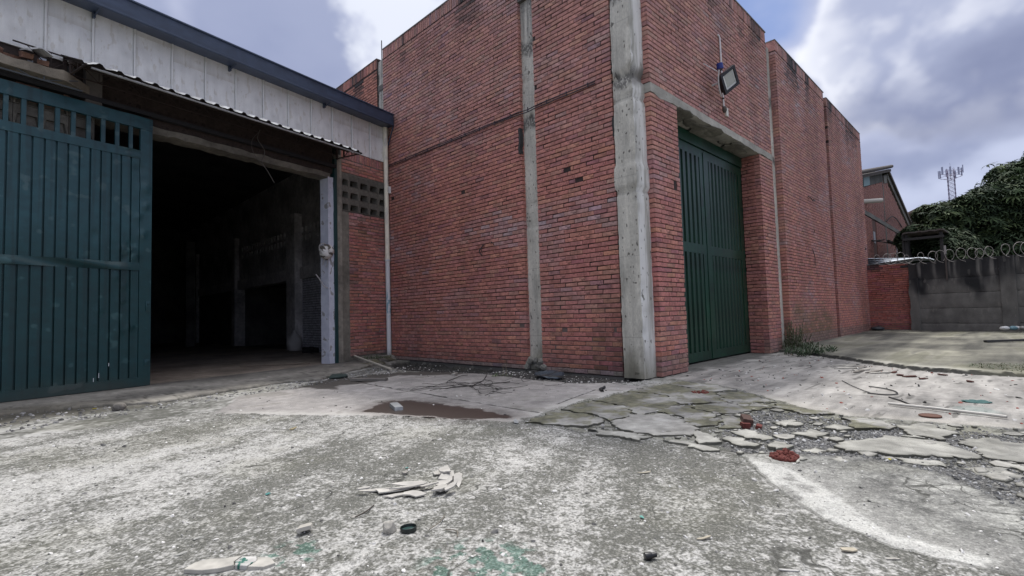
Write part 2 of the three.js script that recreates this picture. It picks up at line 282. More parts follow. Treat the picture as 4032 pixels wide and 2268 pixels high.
  bk.soldiers(V(gx0, 0, RZ), xu, nR, 12.46 - gx0, HR - .26, .25, { tint: tR(gx0, HR, .3) }); bk.soldiers(V(13.12, 0, RZ), xu, nR, 4.40, 7.29, .25, { tint: tR(13.12, 7.5, .3) }); bk.soldiers(V(17.85, 0, RZ), xu, nR, 4.85, HR - .25, .25, { tint: tR(17.85, HR, .3) });
  bk.wall(V(11.62, 0, -4.2), zu, nL, .3, 0, 4.39, { tint: (c, s, y, r) => grime(c, s, y, .2, r) });
  bk.build(B, 300);
  // cement cap on the parapets
  const cap = conc([.62, .62, .66]);
  mesh('coping', boxUV(merge([box(LX - .012, LX + .3, HL - .01, HL + .012, -11.15, -6.31), box(LX - .012, LX + .3, HL - .01, HL + .012, -5.96, -4.3), box(LX - .01, LX + .3, 7.79, 7.81, -24, -11.43), box(6.92, 12.46, HR - .01, HR + .015, -4.1, RZ + .012), box(13.12, 17.57, 7.542, 7.565, -4.05, RZ + .012), box(17.85, 22.69, HR, HR + .022, -4.05, RZ + .012)])), cap, B);
  // concrete columns and joints
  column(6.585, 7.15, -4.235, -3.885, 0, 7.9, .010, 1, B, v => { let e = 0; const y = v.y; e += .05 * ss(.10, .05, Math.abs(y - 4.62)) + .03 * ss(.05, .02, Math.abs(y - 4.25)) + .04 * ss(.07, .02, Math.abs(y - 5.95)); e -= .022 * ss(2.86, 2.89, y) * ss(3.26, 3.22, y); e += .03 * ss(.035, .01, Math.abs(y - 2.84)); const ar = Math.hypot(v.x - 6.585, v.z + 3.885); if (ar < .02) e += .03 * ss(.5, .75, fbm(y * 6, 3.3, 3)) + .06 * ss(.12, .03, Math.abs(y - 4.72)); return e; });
  column(6.70, 7.1, -4.33, -4.2, 0, 7.9, .006, 6, B);
  column(6.745, 7.0, -6.34, -5.93, 0, 7.75, .012, 2, B, v => { const y = v.y; return .02 * ss(.05, .02, Math.abs(y - 5.35)) + .02 * ss(.03, .01, Math.abs(y - 2.62)) + .014 * ss(.04, .01, Math.abs(y - 3.02)) - .05 * ss(.3, .1, y) * vn(v.z * 14, y * 12); });
  column(6.70, 6.98, -11.45, -11.13, 4.5, 7.72, .03, 3, B);
  column(12.45, 13.16, -4.25, -3.935, 0, 7.38, .006, 4, B);
  mesh('wall', mortarUV(box(17.45, 17.9, 0, 7.45, -4.2, -3.865)), mortarMat, B);
  // crumbled concrete at the foot of the strip
  { const r = rng(8), l = []; for (let i = 0; i < 9; i++) { const s = .04 + r() * .06; l.push(displace(new THREE.IcosahedronGeometry(s, 1), v => v.multiplyScalar(.75 + vn(v.x * 40 + i, v.y * 40 + v.z * 30) * .5)).translate(6.72 - r() * .08, .03 + r() * .16, -6.36 + r() * .46)); } mesh('crumbled_concrete', boxUV(merge(l)), conc([.7, .7, .66]), B); }
  // lintel over the gate
  {
    const g = box(6.93, 12.455, 4.395, 4.538, -4.21, RZ + .006, 110, 3, 6);
    displace(g, v => { const n = fbm(v.x * 5, v.z * 6 + v.y * 9, 4) - .5; if (v.y < 4.41) v.y += n * (v.x < 7.9 ? .09 : .03) - (v.x < 7.85 ? .02 : 0) + (v.z > RZ ? .012 * vn(v.x * 30, 2) : 0); if (v.z > RZ) v.z += n * .012; });
    mesh('lintel', uvBy(g, (x, y, z, nx, ny) => Math.abs(ny) > .6 ? [x * .4, z * .5 + .2] : [x * .35, y * .6]), conc([.92, .92, .88]), B);
    const r = rng(14), l = []; for (let i = 0; i < 16; i++) l.push(displace(new THREE.SphereGeometry(.10 + r() * .16, 8, 6).scale(1.5, .10, .7), v => { v.y += (vn(v.x * 14 + i * 3, v.z * 14) - .5) * .03; }).translate(8.1 + r() * 3.3, 4.385, -4.1 + r() * .25)); mesh('cement_smear', boxUV(merge(l)), conc([.5, .5, .46]), B);
  }
  // the gate: two leaves of green sheet with vertical folds
  {
    const gt = M({ color: lin(.008, .060, .034), roughness: .36, metalness: 0, map: tex(256, 256, (u, v) => { const n = fbm(u * 7, v * 9, 5), s = ss(.70, .78, fbm(u * 40, v * 40, 3)), dr = fbm(u * 90, v * 3, 3); return mix3(grey(.78 + (n - .5) * .4 + (dr - .5) * .3), [1, .98, .9], s * .8); }), bumpMap: bumpRep(2, 2), bumpScale: .001 });
    const z = -4.2, fr = [box(7.79, 11.63, .03, 4.39, z - .06, z - .045)];
    const rail = (x0, x1, y0, y1, zz = z) => fr.push(box(x0, x1, y0, y1, zz - .045, zz));
    for (const [x0, x1] of [[7.8, 9.685], [9.695, 11.615]]) { rail(x0, x1, .035, .2); rail(x0, x1, 2.07, 2.25, z + .003); rail(x0, x1, 3.98, 4.15); rail(x0, x0 + .18, .2, 2.07); rail(x1 - .2, x1, .2, 2.07); rail(x0, x0 + .18, 2.25, 3.98); rail(x1 - .2, x1, 2.25, 3.98); }
    fr.push(box(7.8, 11.62, 4.16, 4.38, z - .05, z + .03), box(9.64, 9.72, .04, 4.1, z + .004, z + .012));
    const gate = mesh('gate', uvBy(merge(fr), (x, y) => [x / 3, y / 3]), gt, B);
    gate.userData.label = 'dark green double leaf sheet metal gate with vertical ribs';
    const strip = (w, h) => { const s = new THREE.Shape(), a = w / 2, t = .014; s.moveTo(-a, .043); s.lineTo(-a + t, 0); s.lineTo(a - t, 0); s.lineTo(a, .043); s.closePath(); return uvBy(new THREE.ExtrudeGeometry(s, { depth: h, bevelEnabled: false }).rotateX(-Math.PI / 2), (x, y) => [x, y / 3]); };
    const cache = {};
    for (const [y0, y1] of [[.2, 2.07], [2.25, 3.98]]) for (const [x0, x1] of [[7.98, 9.485], [9.875, 11.415]]) {
      const n = Math.round((x1 - x0) / .178), p = (x1 - x0) / n;
      for (let i = 0; i < n; i++) { const k = [p.toFixed(3), y0].join(); cache[k] ??= strip(p - .058, y1 - y0); const m = mesh('slat', cache[k], gt, gate); m.position.set(x0 + p * (i + .5), y0, z); }
    }
  }
}

// ================================================================ the metal clad warehouse on the left
const TH = 12.5 * Math.PI / 180;
const LBM = new THREE.Matrix4().makeRotationY(TH).setPosition(6.66, 0, -11.02), LBI = LBM.clone().invert();
const W = (s, y, n) => V(s, y, n).applyMatrix4(LBM), loc = g => g.applyMatrix4(LBI);
{
  const B = thing('metal_clad_warehouse', 'warehouse with white metal cladding, blue eaves and an open dark doorway', 'building', [6.66, 0, -11.02], TH);
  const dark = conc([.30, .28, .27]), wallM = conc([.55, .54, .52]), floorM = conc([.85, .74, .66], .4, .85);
  const plast = conc([1.7, 1.7, 1.82]), plastShade = conc([.35, .35, .38]);  // second is a darker copy: shade of the deep hall put into the colour
  const wallGrey = conc([.42, .41, .39]);
  // floor, interior
  mesh('floor', boxUV(loc(new THREE.ExtrudeGeometry((() => { const s = new THREE.Shape(); const p = [W(-14, 0, -.02), W(.02, 0, -.02), V(6.68, 0, -31), V(-14, 0, -31)]; p.forEach((q, i) => i ? s.lineTo(q.x, -q.z) : s.moveTo(q.x, -q.z)); return s; })(), { depth: .2, bevelEnabled: false }).rotateX(-Math.PI / 2).translate(0, -.16, 0))), floorM, B);
  mesh('wall', boxUV(merge([
    box(-14, -5.95, 0, 4.4, -.3, -.02), box(-14, -13.7, -.3, 6, -24, -.3), box(-14, .1, 4.93, 5.9, -.25, -.03),
    box(-1.42, .02, 0, 3.49, -.25, -.012), box(-1.42, .02, 4.37, 4.93, -.25, -.012),
  ])), wallGrey, B);
  mesh('wall', boxUV(merge([box(-14, -5.95, 4.4, 4.93, -.3, -.02), box(-5.95, -1.62, 4.29, 4.93, -.3, -.03)])), M({ map: brickTex, color: lin(.055, .040, .034), roughness: .95 }), B);  // wall above the opening coloured dark to carry the awning's shade
  // interior side wall shared with the brick warehouse, built in world axes
  const sw = [];
  sw.push(box(6.675, 6.95, 3.5, 4.2, -31, -22.5), box(6.675, 6.95, 2.72, 3.60, -31, -11.0), box(6.675, 6.95, 3.79, 3.88, -31, -11), box(6.675, 6.95, 4.07, 5.98, -31, -11));
  for (const [y0, y1] of [[3.60, 3.79], [3.88, 4.07]]) for (let z = -22.5; z < -11; z += .3) sw.push(box(6.675, 6.95, y0, y1, z, z + .13));
  mesh('interior_wall_and_dark_plate', boxUV(loc(merge(sw))), conc([1.45, 1.45, 1.55]), B);
  mesh('interior_wall_and_dark_plate', loc(box(6.97, 7.02, 2.8, 4.4, -31, -10.9)), dark, B);  // dark plate added behind the vent holes to keep them dark
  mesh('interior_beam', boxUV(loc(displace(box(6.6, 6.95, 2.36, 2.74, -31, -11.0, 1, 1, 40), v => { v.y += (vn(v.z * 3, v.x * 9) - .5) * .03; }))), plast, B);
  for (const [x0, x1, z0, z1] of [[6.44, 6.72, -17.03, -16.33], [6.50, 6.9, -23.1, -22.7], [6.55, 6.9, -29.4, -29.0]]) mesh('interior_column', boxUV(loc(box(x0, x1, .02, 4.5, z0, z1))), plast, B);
  mesh('interior_wall_and_dark_plate', boxUV(loc(merge([box(6.69, 6.95, -.3, 2.4, -16.4, -10.9), box(6.69, 6.95, -.3, 2.4, -31, -23), box(-14, 7, -.3, 6, -31.2, -31), box(9.5, 9.7, 0, 3, -23.2, -16.2), box(6.95, 9.7, 0, 3, -16.6, -16.3), box(6.95, 9.7, 0, 3, -23.2, -23), box(6.95, 9.7, 2.5, 2.7, -23.2, -16.2)]))), plastShade, B);
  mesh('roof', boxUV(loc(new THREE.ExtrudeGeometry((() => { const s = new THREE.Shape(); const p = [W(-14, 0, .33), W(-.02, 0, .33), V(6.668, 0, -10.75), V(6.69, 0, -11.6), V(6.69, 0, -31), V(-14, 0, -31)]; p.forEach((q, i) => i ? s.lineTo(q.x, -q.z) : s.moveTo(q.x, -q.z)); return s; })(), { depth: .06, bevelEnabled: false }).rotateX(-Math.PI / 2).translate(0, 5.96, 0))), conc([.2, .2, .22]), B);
  // bricks of the front pier, white painted bricks inside
  const bk = new Bricks(23);
  const tS = (c, s, y, r) => { c = bloom(c, s + 90, y, .5, r); if (y < .25) c = mix3(c, [.25, .21, .19], .6); return grime(c, s, y, ss(.55, .7, fbm(s * 2 + 5, y, 3)) * .35, r); };
  bk.wall(V(-1.2, 0, 0), V(1, 0, 0), V(0, 0, 1), 1.16, .12, 3.49, { tint: tS, jig: .006 });
  bk.wall(V(-1.40, 0, 0), V(1, 0, 0), V(0, 0, 1), 1.36, 4.39, 4.73, { tint: tS, jig: .006 });
  bk.soldiers(V(-1.40, 0, 0), V(1, 0, 0), V(0, 0, 1), 1.36, 4.71, .2, { tint: tS });
  const inv = new THREE.Matrix4().copy(LBI), nl = bk.list.length;
  bk.wall(V(6.68, 0, -16.35), V(0, 0, 1), V(-1, 0, 0), 4.6, 0, 2.36, { tint: (c, s, y, r) => { const k = .74 + r() * .08; return [k, k, k * 1.06]; }, jig: .003 });
  for (let i = nl; i < bk.list.length; i++) bk.list[i].m.premultiply(inv);
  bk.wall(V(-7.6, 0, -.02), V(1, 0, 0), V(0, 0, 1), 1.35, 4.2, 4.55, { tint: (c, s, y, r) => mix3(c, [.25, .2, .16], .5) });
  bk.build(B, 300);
  // door posts
  const paint = M({ map: tex(128, 1024, (u, v) => { const n = fbm(u * 7, v * 44, 5), p = ss(.66, .72, n); return mix3([.80 + (n - .5) * .16, .815 + (n - .5) * .16, .86 + (n - .5) * .14], [.52, .51, .49], p * .7); }), roughness: .8, bumpMap: bumpRep(1, 12), bumpScale: .003 });
  mesh('door_post', uvBy(displace(box(-1.76, -1.62, .03, 4.2, -.28, -.005, 2, 40, 2), v => { v.x += (vn(v.y * 8, v.z * 9) - .5) * .012; }), (x, y, z) => [x * 2 + z, y / 5]), paint, B).userData.label = 'white painted door post with chipped paint';
  const steel = M({ color: lin(.012, .05, .05), roughness: .45, bumpMap: bumpRep(1, 8), bumpScale: .002 });
  mesh('door_post', box(-1.618, -1.552, .03, 4.62, -.12, .04), steel, B).userData.label = 'dark green steel door post';
  mesh('door_post', boxUV(displace(box(-1.55, -1.412, .0, 4.75, -.2, .02, 2, 50, 2), v => { v.z += (vn(v.y * 6, v.x * 20) - .5) * .012; })), conc([.75, .72, .66]), B).userData.label = 'bare concrete door post';
  mesh('concrete_strip', boxUV(displace(box(-1.412, -1.195, .0, 3.47, -.2, -.006, 3, 60, 2), v => { if (v.x > -1.2) v.x += (vn(v.y * 9, 3) - .5) * .05; })), conc([.55, .53, .48]), B);
  mesh('footing', boxUV(displace(box(-1.2, .0, 0, .125, -.2, .008, 20, 2, 2), v => { if (v.y > .1) v.y += (vn(v.x * 9, v.z * 4) - .5) * .05; })), conc([.55, .53, .48]), B);
  // vent blocks: 3 rows of 5, each with its splayed hole
  {
    const w = .292, h = .279, t = .16, out = new THREE.Shape(); out.moveTo(-w / 2, -h / 2); out.lineTo(w / 2, -h / 2); out.lineTo(w / 2, h / 2); out.lineTo(-w / 2, h / 2); out.closePath();
    const P = [[-.125, -h / 2 + .012], [.125, -h / 2 + .012], [.10, .012], [-.10, .012]], hp = new THREE.Path(); P.forEach((p, i) => i ? hp.lineTo(...p) : hp.moveTo(...p)); hp.closePath(); out.holes.push(hp);
    const g = new THREE.ExtrudeGeometry(out, { depth: t, bevelEnabled: false, steps: 1 }).translate(0, 0, -t);
    { const p = g.attributes.position; for (let i = 0; i < p.count; i++) if (p.getZ(i) < -.1 && Math.abs(p.getX(i)) < .14 && Math.abs(p.getY(i)) < .139) { p.setX(i, p.getX(i) * .62); p.setY(i, p.getY(i) * .8); } g.computeVertexNormals(); }
    boxUV(g); const mats = [.36, .42, .48].map(k => conc([k, k * .97, k * .9], .8)), r = rng(4);
    for (let j = 0; j < 3; j++) for (let i = 0; i < 5; i++) { const m = mesh('breeze_block', g, mats[Math.floor(r() * 3)], B); m.position.set(-1.345 + i * .298, 4.217 - j * .287, .004 + r() * .006); if (i === 0) { m.scale.x = .72; m.position.x = -1.30; } if (i === 4) { m.scale.x = .93; m.position.x -= .012; } }
    for (let j = 0; j < 2; j++) for (let i = 0; i < 6; i++) { const m = mesh('breeze_block', g, mats[Math.floor(r() * 3)], B); m.position.set(-6.12 - i * .298, 4.24 - j * .287, .02 + r() * .006); }
    mesh('mortar_bed_and_dark_plate', boxUV(merge([box(-1.42, 0, 3.49, 3.505, -.15, -.006), box(-1.42, 0, 3.776, 3.79, -.15, -.006), box(-1.42, 0, 4.064, 4.078, -.15, -.006), box(-1.42, 0, 4.355, 4.38, -.15, -.006)])), wallGrey, B);
    mesh('mortar_bed_and_dark_plate', boxUV(box(-1.42, 0, 3.3, 4.4, -.5, -.45)), dark, B);  // dark plate added behind the blocks so their holes look unlit
  }
  // white metal cladding, one sheet after another
  {
    const panelTex = tex(256, 512, (u, v) => { const n = fbm(u * 4, v * 5, 5), f = hash(u * 256 | 0, v * 512 | 0), st = fbm(u * 30, v * 1.5, 3), d = ss(.66, .78, fbm(u * 9 + 4, v * 7 + 9, 4)); let k = .90 + (n - .5) * .12 + (f - .5) * .06 + (st - .5) * .05; return mix3([k * .985, k * .995, k], [.66, .63, .56], d * .25 + ss(.10, 0, v) * .2); });
    const pm = [0, 1, 2].map(i => { const t = panelTex.clone(); t.offset.set(i * .37, i * .21); t.needsUpdate = true; return M({ map: t, color: lin(.99, .975, .94), roughness: .6, metalness: 0 }); });
    const r = rng(31), seams = [];
    for (let i = 0; i < 20; i++) {
      const x1 = -.005 - i * .545, x0 = x1 - .54, big = i === 0 || i === 11;
      const g = box(x0, x1, 4.92 - (i > 9 ? .02 : 0), 5.93, -.02, .012, 14, 16, 1);
      displace(g, v => { if (v.z > 0) { const u = (v.x - x0) / .54; if (u < .02 || u > .98) v.z -= .02; v.z += .003 * Math.cos(u * Math.PI * 8) + (fbm(v.x * 3 + i, v.y * 4, 3) - .5) * .016; if (big) v.z += .035 * Math.exp(-((u - .75) ** 2) * 22 - ((v.y - 5.3) ** 2) * 40) - .03 * Math.exp(-((u - .9) ** 2) * 60 - ((v.y - 5.45) ** 2) * 90); } });
      mesh('metal_panel', uvBy(g, (x, y) => [(x - x0) / .54, (y - 4.92) / 1.01]), pm[Math.floor(r() * 3)], B);
      const sm = mesh('seam', bar(V(x0 - .003, 4.9, .022), V(x0 - .003, 5.93, .022), .017, 8), pm[1], B);
    }
  }
  // eaves: blue box gutter, soffit, brackets
  {
    const blue = M({ color: lin(.050, .075, .128), roughness: .42, map: tex(256, 64, (u, v) => grey(.9 + (fbm(u * 30, v * 6, 4) - .5) * .25)), bumpMap: bumpRep(6, 1), bumpScale: .001 });
    // extrusion runs along s: section (n, y)
    const P = [], sec = [[.015, 5.80], [.365, 5.755], [.385, 5.768], [.385, 5.785], [.378, 5.792], [.378, 6.028], [.402, 6.034], [.402, 6.056], [.015, 6.062]];
    const tri = [], a = -13, bEnd = n => -.02 - n * Math.tan(TH) - .005;
    for (let i = 0; i < sec.length; i++) { const p = sec[i], q = sec[(i + 1) % sec.length]; const A = [a, p[1], p[0]], Bq = [a, q[1], q[0]], C = [bEnd(q[0]), q[1], q[0]], D = [bEnd(p[0]), p[1], p[0]]; tri.push(...A, ...C, ...Bq, ...A, ...D, ...C); }
    const cx = .2, cy = 5.9; for (let i = 0; i < sec.length; i++) { const p = sec[i], q = sec[(i + 1) % sec.length]; tri.push(bEnd(cx), cy, cx, bEnd(q[0]), q[1], q[0], bEnd(p[0]), p[1], p[0]); }
    const g = new THREE.BufferGeometry(); g.setAttribute('position', new THREE.Float32BufferAttribute(tri, 3)); g.computeVertexNormals(); uvBy(g, (x, y, z) => [x / 4, y * 2 + z]);
    mesh('gutter', g, blue, B).userData.label = 'blue box gutter along the eaves';
    for (const s of [-6.02, -3.97, -1.90]) mesh('gutter_bracket', merge([box(s, s + .03, 5.70, 5.81, .02, .09), bar(V(s + .015, 5.72, .05), V(s + .015, 5.775, .3), .012)]), blue, B);
    mesh('gutter_bracket', bar(V(-.10, 5.78, .36), V(-.02, 5.28, .05), .016), blue, B);
  }
  // lintel edge over the opening, wall above it is coloured dark for awning shade
  mesh('lintel', boxUV(displace(box(-5.95, -1.7, 4.17, 4.285, -.3, -.005, 90, 2, 2), v => { if (v.y < 4.2) v.y += (fbm(v.x * 6, v.z * 5, 4) - .5) * .075; else v.y += (vn(v.x * 4, 7) - .5) * .03; if (v.z > -.1) v.z += (vn(v.x * 9, v.y * 20) - .5) * .02; })), conc([.50, .48, .43]), B);
  // awning: corrugated sheet on a light truss
  {
    const aw = new THREE.Group(); aw.name = 'awning'; B.add(aw);
    const rustAndShade = M({ color: lin(.05, .037, .032), roughness: .8, metalness: .3 }), white = M({ color: lin(.62, .63, .63), roughness: .55, map: tex(128, 128, (u, v) => grey(.85 + (fbm(u * 8, v * 8, 4) - .5) * .4)) });  // rusty steel, darkened further to paint in the shade under the awning
    const s0 = -6.38, s1 = -1.52, nx = 260, ny = 6, P = [], I = [];
    const prof = s => { const t = (((s + .06) / .2265) % 1 + 1) % 1, d = Math.min(t, 1 - t) * .2265; return .034 * ss(.052, .018, d); };
    for (let j = 0; j <= ny; j++) for (let i = 0; i <= nx; i++) { const s = mix(s0, s1, i / nx), n = mix(.03, .87, j / ny); P.push(s, 4.945 - .33 * j / ny + prof(s) + (vn(s * 2.2, n * 3) - .5) * .014 + (s < -6 ? (vn(s * 9, 3) - .5) * .05 * j / ny : 0), n + (j === ny ? (hash(Math.floor(s / .9), 3) - .5) * .03 : 0)); }
    for (let j = 0; j < ny; j++) for (let i = 0; i < nx; i++) { const a = j * (nx + 1) + i, b = a + nx + 1; I.push(a, b, b + 1, a, b + 1, a + 1); }
    const g = new THREE.BufferGeometry(); g.setAttribute('position', new THREE.Float32BufferAttribute(P, 3)); g.setIndex(I); const top = g.clone(); top.translate(0, .004, 0); g.setIndex(I.map((v, k) => I[k - k % 3 + [0, 2, 1][k % 3]])); g.computeVertexNormals(); top.computeVertexNormals();
    mesh('roof_sheet', uvBy(top, (x, y, z) => [x / 2, z]), white, aw); mesh('roof_sheet', uvBy(g, (x, y, z) => [x / 2, z]), rustAndShade, aw);  // underside is a dark copy of the sheet, shade put into its colour
    mesh('purlin_and_pale_bar', merge([box(s0 + .12, s1 - .02, 4.585, 4.603, .80, .83)]), white, aw); mesh('purlin_and_pale_bar', box(s0, s1, 4.72, 4.76, .4, .44), rustAndShade, aw);  // pale bar added to draw the bright gap below the sheet; second is a purlin
    // truss along the wall
    const L = []; L.push(bar(V(-6.9, 4.69, .1), V(-1.55, 4.69, .1), .011), bar(V(-6.9, 4.93, .1), V(-1.55, 4.93, .1), .011));
    for (let i = 0; i < 10; i++) { const s = -6.50 + i * .557; if (s > -1.6) break; L.push(bar(V(s, 4.69, .1), V(s - .26, 4.93, .1), .006), bar(V(s, 4.69, .1), V(s, 4.93, .1), .006), bar(V(s, 4.69, .1), V(s + .26, 4.93, .1), .006)); }
    mesh('truss', merge(L), rustAndShade, aw);
    // end brackets
    for (const s of [-1.55, -6.33]) mesh('bracket', merge([bar(V(s, 4.64, .03), V(s, 4.60, .87), .016), bar(V(s, 4.93, .03), V(s, 4.60, .87), .014), bar(V(s, 4.62, .28), V(s, 4.84, .28), .02), bar(V(s, 4.62, .28), V(s, 4.76, .45), .008), bar(V(s, 4.61, .55), V(s, 4.72, .55), .008), box(s - .02, s + .02, 4.62, 4.95, .02, .06)]), rustAndShade, aw);
    mesh('roof_sheet', displace(box(-6.83, -6.60, 4.78, 4.795, .1, .6, 6, 1, 4), v => { v.y += .03 * Math.sin(v.x * 25) - v.z * .3 + .1; }), white, aw);
  }
  // door track
  mesh('door_track', box(-9.5, -1.62, 4.40, 4.47, .03, .11), M({ color: lin(.03, .03, .032), roughness: .7, metalness: .4 }), B);
  // broken masonry ledge above the door at the far left
  {
    mesh('broken_beam', boxUV(displace(box(-9, -6.05, 4.48, 4.60, -.02, .34, 60, 3, 8), v => { const k = (fbm(v.x * 5, v.z * 6, 4) - .5); v.y += k * .1 * (v.y > 4.55 ? 1 : .3); v.x += k * .05; if (v.x > -6.4 && v.z > .1) v.z -= (v.x + 6.4) * .7; })), conc([.6, .55, .48]), B);
    const r = rng(3); for (let i = 0; i < 5; i++) { const g = displace(new THREE.BoxGeometry(.2, .07, .12, 5, 3, 4), v => { v.multiplyScalar(.85 + vn(v.x * 30 + i * 7, v.y * 40 + v.z * 20) * .35); }); const m = mesh('broken_brick', boxUV(g, 4), M({ map: brickTex, color: lin(.24, .13, .09), roughness: .9 }), B); m.position.set(-6.62 - i * .17, 4.66 + (i % 2) * .055, .12 + r() * .15); m.rotation.set(r() * .5, r() * 3, r() * .4); }
    const rod = M({ color: lin(.08, .09, .1), roughness: .7 }); mesh('rod', merge([bar(V(-9, 4.42, .3), V(-6.2, 4.42, .3), .013), bar(V(-7.3, 4.62, .3), V(-6.75, 4.42, .3), .008), bar(V(-6.62, 4.6, .3), V(-6.62, 4.42, .3), .008), bar(V(-6.6, 4.43, .3), V(-6.25, 4.55, .3), .008), bar(V(-8, 4.42, .3), V(-7.4, 4.62, .3), .008)]), rod, B);
    const pane = M({ color: lin(.55, .6, .66), roughness: .5 });
    for (const [a, b, c] of [[-6.72, -6.66, .5], [-6.60, -6.52, 1], [-6.3, -6.2, .2]]) mesh('pane', box(a, b, 4.72, 4.86, -.028, -.018), M({ color: lin(.5 * c, .54 * c, .6 * c), roughness: .5 }), B);
    mesh('wall', boxUV(box(-6.10, -5.9, 4.3, 4.93, -.3, .1)), dark, B);
  }
  // sliding sheet metal gate
  {
    const stainAndSheen = tex(512, 1024, (u, v) => { const n = fbm(u * 5, v * 8, 5), up = ss(.40, .62, v + (n - .5) * .12); let c = mix3([.03, .235, .25], [.15, .315, .345], up); c = c.map(k => k * (.92 + (fbm(u * 40, v * 60, 3) - .5) * .22)); const g = ss(.70, .80, fbm(u * 22, v * 30, 3)); c = mix3(c, [.42, .47, .47], g * .4); const dr = ss(.55, .75, fbm(u * 60, v * 2.5 + 7, 3)); c = mix3(c, c.map(k => k * .72), dr * .5); c = mix3(c, [.30, .27, .24], ss(.09, 0, v + (n - .5) * .08) * .6); return c; });  // stains, plus sky reflection painted in as a paler upper half
    const dm = M({ map: stainAndSheen, roughness: .42, metalness: 0, bumpMap: bumpRep(3, 6), bumpScale: .0012 }), duv = (x, y) => [(x + 9) / 3.8, y / 4.4];
    const X0 = -8.92, X1 = -5.235, n0 = .075, n1 = .125, fr = [];
    const dents = [[-5.42, 2.72, .05, .025], [-5.33, 2.9, .05, .03], [-5.36, 2.45, .06, .03], [-5.55, 2.16, .06, .02], [-5.5, 2.28, .05, -.02], [-5.62, 2.2, .05, .02], [-5.46, 2.08, .05, .02], [-5.6, 2.05, .04, -.02], [-5.97, 2.35, .08, -.018], [-5.7, 1.75, .05, .014], [-5.6, 1.62, .05, .014], [-5.63, 1.38, .05, .013], [-5.9, 1.24, .05, .014], [-6.66, 1.22, .05, .014], [-5.5, .98, .05, .018], [-5.66, .92, .06, .01], [-6.35, .55, .06, .01], [-5.33, 3.2, .08, .03], [-5.4, 3.5, .07, -.02], [-6.0, 1.0, .09, .008]];
    const dent = v => { let k = 0; for (const [x, y, r, a] of dents) k += a * Math.exp(-((v.x - x) ** 2 + (v.y - y) ** 2) / (r * r)); return k; };
    const rail = (x0, x1, y0, y1, f, sx = 1, sy = 1) => { const g = box(x0, x1, y0, y1, n0, n1, sx, sy, 1); if (f || sx > 1) displace(g, v => { if (v.z > .1) { v.z += f ? f(v) : 0; v.z += dent(v); } }); fr.push(g.toNonIndexed()); };
    fr.push(box(X0, X1, .06, 3.68, n0 - .01, n0 + .004).toNonIndexed());
    rail(X0, X1, .05, .19); rail(X0, X1 - .165, 1.865, 1.99, v => { const y = (v.y - 1.927) / .0625; return .006 * (1 - y * y) + .03 * Math.sin((v.x + 6.2) * 5.3 + y * 1.6) * Math.exp(-((v.x + 6.2) ** 2) * 2.2) + .012 * Math.sin(v.x * 11) * vn(v.x * 3, 4); }, 110, 8);
    rail(X0, X1 - .165, 3.66, 3.79, v => .012 * Math.exp(-((v.x + 5.5) ** 2) * 30) * Math.sin(v.y * 60), 40, 4); rail(X0, X1, 4.15, 4.34, v => .02 * vn(v.x * 4, v.y * 5), 50, 4); rail(X1 - .165, X1, .19, 4.15, null, 6, 90);
    const gate = mesh('sliding_gate', uvBy(merge(fr), duv), dm, B); gate.userData.label = 'dented blue green sliding sheet metal gate with barred top';
    for (let s = X1 - .165 - .19 + .06; s > X0; s -= .178) mesh('bar', uvBy(box(s - .026, s + .026, 3.79, 4.15, n0 + .01, n1 - .005), duv), dm, gate);
    const p = .1288; let k = 0;
    for (let s = X1 - .165 - .002; s > X0 + p; s -= p) for (const [y0, y1] of [[.19, 1.865], [1.99, 3.66]]) {
      const g = box(s - p + .021, s - .004, y0, y1, n0, n1 - .012, 4, s > -6.2 ? 48 : 12, 1); displace(g, v => { if (v.z > .1) v.z += dent(v) * .9 + (fbm(v.x * 3, v.y * 2.2, 3) - .5) * .010; });
      mesh('sheet_strip', uvBy(g, duv), dm, gate);
    }
    mesh('latch', merge([box(-5.31, -5.25, 1.22, 1.38, n1, n1 + .012), new THREE.TorusGeometry(.014, .005, 6, 12).translate(-5.275, 1.33, n1 + .016)]), dm, gate); mesh('latch', merge([box(-5.32, -5.25, .36, .46, n1, n1 + .012), new THREE.TorusGeometry(.014, .005, 6, 12).translate(-5.27, .42, n1 + .016)]), dm, gate);
    const sc = M({ color: lin(.6, .63, .65), roughness: .6 }); mesh('scratch', merge([box(-5.78, -5.772, .40, .45, n1 - .011, n1 - .008), box(-5.90, -5.892, .24, .31, n1 - .011, n1 - .008), box(-5.963, -5.955, .19, .245, n1 - .011, n1 - .008)].map(g => g.rotateZ(0))), sc, gate);
  }
}

